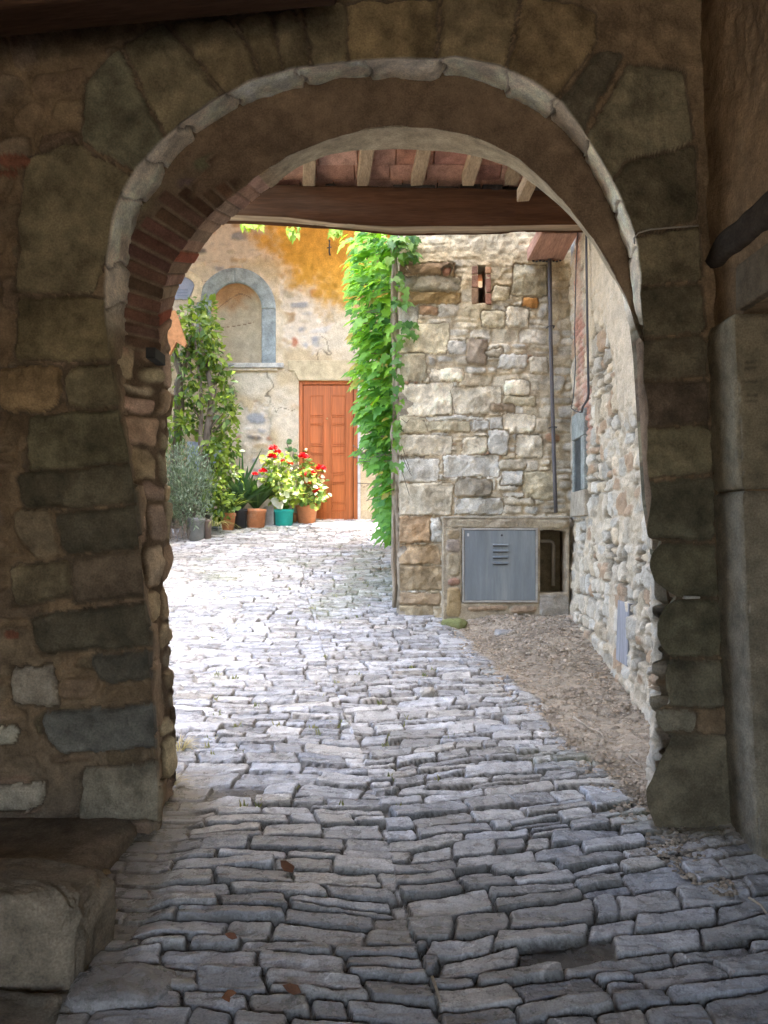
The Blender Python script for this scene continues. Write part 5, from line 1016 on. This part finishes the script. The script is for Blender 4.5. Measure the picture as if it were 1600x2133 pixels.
def straps(root, base, n, r, L, W, spread, c0, c1, name='foliage', arch=1.0, seg=6):
    V = []; Q = []; Cc = []
    for k in range(n):
        a = r.uniform(0, 2 * math.pi); out = np.array([math.cos(a), math.sin(a) * .8, 0]); l = L * r.uniform(.65, 1.1); w = W * r.uniform(.7, 1.1); sp = spread * r.uniform(.4, 1.2); sd = np.array([-out[1], out[0], 0]); c = mixc(c0, c1, [r.rand()])[0]
        b0 = np.array(base) + out * .03
        for i in range(seg + 1):
            t = i / seg; p = b0 + out * l * sp * t + np.array([0, 0, 1]) * l * (t * (1 - .0) - arch * .55 * sp * t * t); ww = w * math.sin(math.pi * min(.97, .12 + .85 * t)) ** .8
            n0 = len(V); V += [p - sd * ww / 2 + (0, 0, ww * .15), p, p + sd * ww / 2 + (0, 0, ww * .15)]; Cc += [c] * 3
            if i: Q += [(n0 - 3, n0 - 2, n0 + 1, n0), (n0 - 2, n0 - 1, n0 + 2, n0 + 1)]
    return mk(name, np.array(V), Q=np.array(Q), mat=M_LEAF, parent=root, col=np.array(Cc))
def flower(p, s, r, c, root):
    n = 26; d = sphere(n, r); d[:, 2] = np.abs(d[:, 2]) * .7; col = np.array(c) * r.uniform(.75, 1.2, (n, 1))
    leaves('flower', np.array(p) + d * s * .35, d, np.array([0, -.4, 1]) + r.normal(0, .5, (n, 3)), s * .75, s * .7, ROUND, col, M_PETAL, root)
def potted():
    r = RS(11); rr = random.Random(9)
    a = empty('broad_leaf_plant', p_ter[0], 'dark green plant with broad arching leaves in the terracotta pot', 'plant'); straps(a, p_ter[0], 46, r, .52, .12, .75, (.03, .075, .025), (.10, .19, .05))
    a = empty('broad_leaf_plant', p_blk[0], 'dark shaggy foliage plant in the black pot', 'plant'); straps(a, p_blk[0], 34, r, .48, .09, .7, (.03, .08, .04), (.10, .17, .08))
    a = empty('sword_leaf_plant', Vector(P(500, 1040, 10.75)), 'spiky plant with upright sword leaves against the back wall', 'plant')
    V = []; Q = []
    for (x0, y0), (x1, y1), w in [((505, 1040), (505, 938), .055), ((503, 1040), (498, 950), .045), ((512, 1000), (546, 934), .04), ((500, 1040), (488, 985), .07), ((508, 1040), (516, 970), .07), ((510, 1040), (528, 985), .06), ((496, 1045), (476, 990), .06), ((516, 1040), (540, 990), .05), ((505, 1040), (508, 980), .06)]:
        p, q = Vector(P(x0, y0, 10.75)), Vector(P(x1, y1, 10.7)); n0 = len(V)
        for i in range(6):
            t = i / 5; m = p.lerp(q, t); ww = w * (1 - t ** 2 * .92); V += [m + Vector((-ww / 2, .01, 0)), m, m + Vector((ww / 2, .01, 0))]
            if i: k = n0 + i * 3; Q += [(k - 3, k - 2, k + 1, k), (k - 2, k - 1, k + 2, k + 1)]
    mk('foliage', np.array(V), Q=np.array(Q), mat=M_LEAF, parent=a, col=np.tile(np.array([.05, .12, .05]), (len(V), 1)) * r.uniform(.7, 1.6, (len(V), 1)))
    a = empty('grassy_plant', p_tap[0], 'light green tuft spilling over the slim tapered pot', 'plant'); straps(a, p_tap[0], 60, r, .42, .022, 1.0, (.12, .22, .04), (.34, .42, .10)); 
    crown_leaves([P(x, y, 10.15) for x, y in [(460, 1050), (470, 1035), (478, 1055), (450, 1060), (466, 1062), (480, 1040)]], 130, .12, r, .09, .5, (.05, .11, .03), (.22, .34, .06), 'leaf_tuft', a)
    a = empty('trailing_grass', P(448, 1110, 9.95), 'dry pale grass trailing beside the narrow pot', 'plant'); straps(a, Vector(P(446, 1096, 9.95)), 50, r, .26, .012, 1.3, (.22, .26, .08), (.52, .48, .26), arch=1.6)
    # geraniums
    def geranium(label, base, reg, n, fl, c0, c1, white, d):
        g = empty('geranium', base, label, 'flowers'); tips = [P(x, y, d + rr.uniform(-.18, .15)) for x, y in reg]
        mb = MB()
        for t in tips: mb.tube([base, Vector(base).lerp(Vector(t), .5) + Vector((rr.uniform(-.03, .03), 0, .03)), t], [.008, .006, .004], 5, cap=False)
        crown_leaves(tips, n, .115, r, .075, 1.0, c0, c1, 'foliage', g, ROUND); crown_leaves([tips[i] for i in white], 60, .12, r, .075, 1.0, (.55, .6, .38), (.72, .72, .62), 'sunlit_tint_foliage', g, ROUND)  # near-white leaves paint in the sun's highlights
        for x, y, s, c in fl:
            q = P(x, y, d - .12); flower(q, s, r, c, g); mb.tube([tips[rr.randrange(len(tips))], (q[0], q[1] + .02, q[2] - .02)], .004, 5, cap=False)
        mb.build('stem', mat('green_stem', (.12, .18, .05), rough=.7, bump=0), g, True)
    RED = (.62, .012, .018); ORG = (.66, .07, .02)
    geranium('tall yellow green geranium with red heads in the turquoise bucket', p_blu[0], [(566, 960), (575, 975), (590, 965), (560, 985), (572, 1000), (590, 990), (604, 985), (580, 1015), (600, 1010), (565, 1020), (592, 1030), (608, 1030), (578, 1040), (556, 1005), (600, 1045), (586, 950)], 330,
             [(570, 936, .07, RED), (578, 943, .055, RED), (567, 953, .07, RED), (548, 983, .06, RED), (531, 989, .045, RED), (603, 966, .055, ORG), (590, 961, .035, RED)], (.14, .25, .05), (.46, .52, .10), [6, 8, 10, 11], 10.62)
    geranium('red flowered geranium with leaves tinted white as if sunlit in the wide rimmed pot', p_red[0], [(625, 965), (640, 975), (655, 990), (632, 990), (645, 1005), (662, 1005), (625, 1010), (670, 1020), (650, 1022), (635, 1030), (665, 1038), (622, 1040), (640, 1045), (655, 1045)], 250,
             [(632, 953, .075, RED), (668, 977, .075, RED), (648, 989, .085, RED), (662, 1024, .075, RED), (640, 1008, .06, (.62, .2, .05))], (.10, .2, .05), (.40, .48, .10), [3, 4, 5, 6, 7, 8], 10.72)
    a = empty('pale_leaf', P(578, 1062, 10.5), 'single large white leaf leaning over the turquoise bucket', 'leaf'); leaves('blade', [P(566, 1038, 10.5)], [(.9, -.1, -.75)], [(.2, -.9, .5)], [.20], [.15], ROUND, [(.66, .66, .56)], M_LEAF, a)
    mb = MB(); mb.tube([P(588, 1064, 10.6), P(578, 1052, 10.55), P(568, 1040, 10.5)], .004, 5); mb.build('stalk', M_LEAF, a, True)
    a = empty('tall_seedling', P(612, 1065, 10.8), 'thin stem with a few dark leaves rising left of the door', 'plant'); mb = MB(); mb.tube([P(610, 1065, 10.8), P(606, 990, 10.8), P(604, 940, 10.8), P(597, 922, 10.8)], .006, 5); mb.tube([P(605, 960, 10.8), P(612, 942, 10.8)], .004, 5); mb.build('stem', M_BARK, a, True)
    q = [P(x, y, 10.8) for x, y in [(597, 920), (592, 934), (606, 930), (612, 942), (618, 946), (604, 926), (610, 938)]]; n = len(q); leaves('foliage', q, r.normal(0, .6, (n, 3)) + (0, -.2, -.2), r.normal(0, .3, (n, 3)) + (0, -.8, .5), .085, .08, ROUND, mixc((.05, .13, .06), (.13, .25, .10), r.rand(n)), M_LEAF, a)
potted()
# torn orange-brown board showing behind the left jamb
mb = MB(); pts = [(262, 735), (262, 668), (364, 646), (371, 662), (388, 716), (385, 723), (368, 712), (352, 742)]; v = [P(x, y, 9.0) for x, y in pts]; n_ = len(v); v2 = [(x, y + .05, z) for x, y, z in v]
mb.add(v + v2, [tuple(range(n_))[::-1], tuple(range(n_, 2 * n_))] + [(i, (i + 1) % n_, n_ + (i + 1) % n_, n_ + i) for i in range(n_)], (.27, .13, .055)); o = mb.build('broken_board', M_RAFT, None); tag(o, 'torn orange brown board sticking out above the potted trees', 'board')

# ------------------------------------------------------------------ loose things on the ground
def gravel():
    r = RS(51); V = []; Q = []; Cc = []; k = 0
    base = np.array([(-1, -1, -.6), (1, -1, -.6), (1, 1, -.6), (-1, 1, -.6), (-.6, -.6, .6), (.6, -.6, .6), (.6, .6, .6), (-.6, .6, .6)]); q = np.array([(0, 1, 5, 4), (1, 2, 6, 5), (2, 3, 7, 6), (3, 0, 4, 7), (4, 5, 6, 7)])
    n = 0
    while n < 5200:
        d = 6.6 - 3.8 * r.rand() ** 1.5; x0 = float(verge_x(d)); x1 = 1.62 if d > 3.9 else 1.3; x = r.uniform(x0 - .12, x1); n += 1
        s = r.uniform(.003, .0085) * (2.0 if r.rand() < .06 else 1); a = r.uniform(0, 6.28); c, sn = math.cos(a), math.sin(a)
        b = base * r.uniform(.6, 1.3, (8, 3)) * s * np.array([1.3, 1, .75]); b = np.stack([b[:, 0] * c - b[:, 1] * sn, b[:, 0] * sn + b[:, 1] * c, b[:, 2]], 1)
        V.append(b + (x, d, float(gz(x, d)) + .022 + .062 * float(ss(.1, .6, x - x0) * ss(2.9, 3.6, d)) + s * .35)); Q.append(q + k); k += 8; t = r.uniform(.6, 1.5); w = r.rand()
        Cc.append(np.tile(np.array([.30, .235, .165]) * (1 - w) * t + np.array([.33, .29, .235]) * w * t, (8, 1)))
    o = mk('gravel', np.concatenate(V), Q=np.concatenate(Q), mat=M_PALE, col=np.concatenate(Cc), smooth=False); tag(o, 'loose gravel and grit along the dirt verge', 'gravel', kind='stuff')
gravel()
def stones():
    r = RS(61)
    L = [(1205, 1305, .10, 'rounded tan stone at the foot of the wall beside the cabinet', (.40, .31, .22)), (1268, 1501, .045, 'small flat pale stone on the dirt, near the pillar', (.40, .37, .33)), (1178, 1335, .085, 'dark flat stone where the dirt meets the rubble wall', (.30, .27, .23)),
         (890, 1452, .045, 'pale cube like stone standing proud on the setts', (.42, .40, .36)), (946, 1308, .08, 'mossy stone at the left foot of the meter housing', (.16, .17, .07)), (1060, 1322, .10, 'grey flat slab on the ground before the meter housing', (.30, .29, .27)), (1325, 1575, .05, 'thin grey stone chip on the dirt below the pillar', (.36, .33, .29)), (1180, 1278, .075, 'smooth grey mortar lump at the foot of the corner', (.38, .40, .42)), (1100, 1338, .05, 'reddish stone chip at the edge of the setts', (.33, .22, .17))]
    for i, (px, py, s, lab, c) in enumerate(L):
        x, y = G(px, py); z = float(gz(x, y)); fl = .35 if 'flat' in lab or 'thin' in lab or 'chip' in lab else .8
        o = rock('loose_stone', x, y, z - .03, z + .02 + s * fl, s * 1.3, s, 70 + i, c, None, 3.2, 22, .03, M_PALE, r.uniform(0, 3)); tag(o, lab, 'stone')
    # twigs
    for i, (pts, lab) in enumerate([([(1195, 1512), (1225, 1528), (1252, 1545), (1262, 1556)], 'pale bent twig lying on the dirt verge'), ([(1310, 1590), (1325, 1600), (1338, 1612)], 'short dry twig on the dirt beside the pillar'), ([(1560, 1900), (1585, 1915), (1600, 1925)], 'dry stalk at the foot of the right doorway'), ([(900, 2060), (915, 2090), (922, 2110)], 'thin straw standing in a joint of the setts')]):
        mb = MB(); q = []
        for px, py in pts: x, y = G(px, py); q.append((x, y, float(gz(x, y)) + .04 + .012 * math.sin(px)))
        mb.tube(q, [.005, .0045, .004, .003][:len(q)], 6, (.42, .36, .28)); o = mb.build('twig', M_DRY, None, True); tag(o, lab, 'twig')
    # fallen leaves
    for i, (px, py, s, c, lab) in enumerate([(610, 1842, .05, (.16, .075, .04), 'curled red brown leaf on the setts'), (202, 1948, .055, (.30, .20, .11), 'crumpled tan leaf beside the stone step'), (232, 1846, .03, (.36, .28, .16), 'small pale leaf on the step edge'), (465, 2105, .032, (.26, .12, .06), 'brown leaf caught between setts at the bottom edge'), (628, 2095, .04, (.17, .085, .05), 'russet leaf caught in a joint near the bottom edge'), (495, 1982, .03, (.22, .10, .06), 'tiny brown leaf in a sett joint')]):
        x, y = G(px, py); z = float(gz(x, y)) + .045; a = r.uniform(0, 6)
        o = leaves('fallen_leaf', [(x, y, z)] * 2, [(math.cos(a), math.sin(a), .25), (math.cos(a + .5), math.sin(a + .5), .5)], [(.2, -.4, 1), (-.3, -.6, .7)], s * 1.5, s * .7, LEAF2, [c, np.array(c) * .8], M_DRY); tag(o, lab, 'leaf')
    # dry grass tufts where wall meets lane
    def tuft(px, py, n, L_, c0, c1, lab, nm='grass_tuft'):
        x, y = G(px, py); root = empty(nm, (x, y, float(gz(x, y))), lab, 'grass'); straps(root, (x, y, float(gz(x, y)) + .01), n, r, L_, .006, 1.1, c0, c1, 'blades', 1.2, 4); return root
    tuft(372, 1565, 70, .12, (.40, .32, .18), (.55, .47, .30), 'straw coloured dry grass at the foot of the left pillar'); tuft(352, 1640, 60, .09, (.36, .29, .17), (.50, .42, .27), 'dry grass at the left pillar base, nearer than the other tuft')
    tuft(705, 1515, 40, .05, (.16, .19, .05), (.36, .34, .16), 'mossy grass tuft in a gap of the setts'); tuft(946, 1305, 40, .06, (.08, .13, .03), (.2, .24, .07), 'green weed growing at the meter housing corner')
    gp = []; gd = []
    for k in range(60):
        x, y = G(r.uniform(430, 950), r.uniform(1200, 1720)); z = float(gz(x, y)) + .012
        for q in range(7): gp.append((x + r.normal(0, .012), y + r.normal(0, .012), z)); gd.append((r.normal(0, .5), r.normal(0, .5), 1.0))
    gp = np.array(gp); o = leaves('joint_grass', gp, gd, np.array([(0, -1, .2)] * len(gp)), r.uniform(.02, .05, len(gp)), .006, LEAF2, mixc((.10, .14, .04), (.34, .32, .15), r.rand(len(gp))), M_LEAF); tag(o, 'sparse short grass in the joints of the setts', 'grass', kind='stuff')
    tuft(795, 1190, 60, .07, (.14, .10, .06), (.36, .25, .16), 'dead brown litter at the foot of the house corner')
stones()
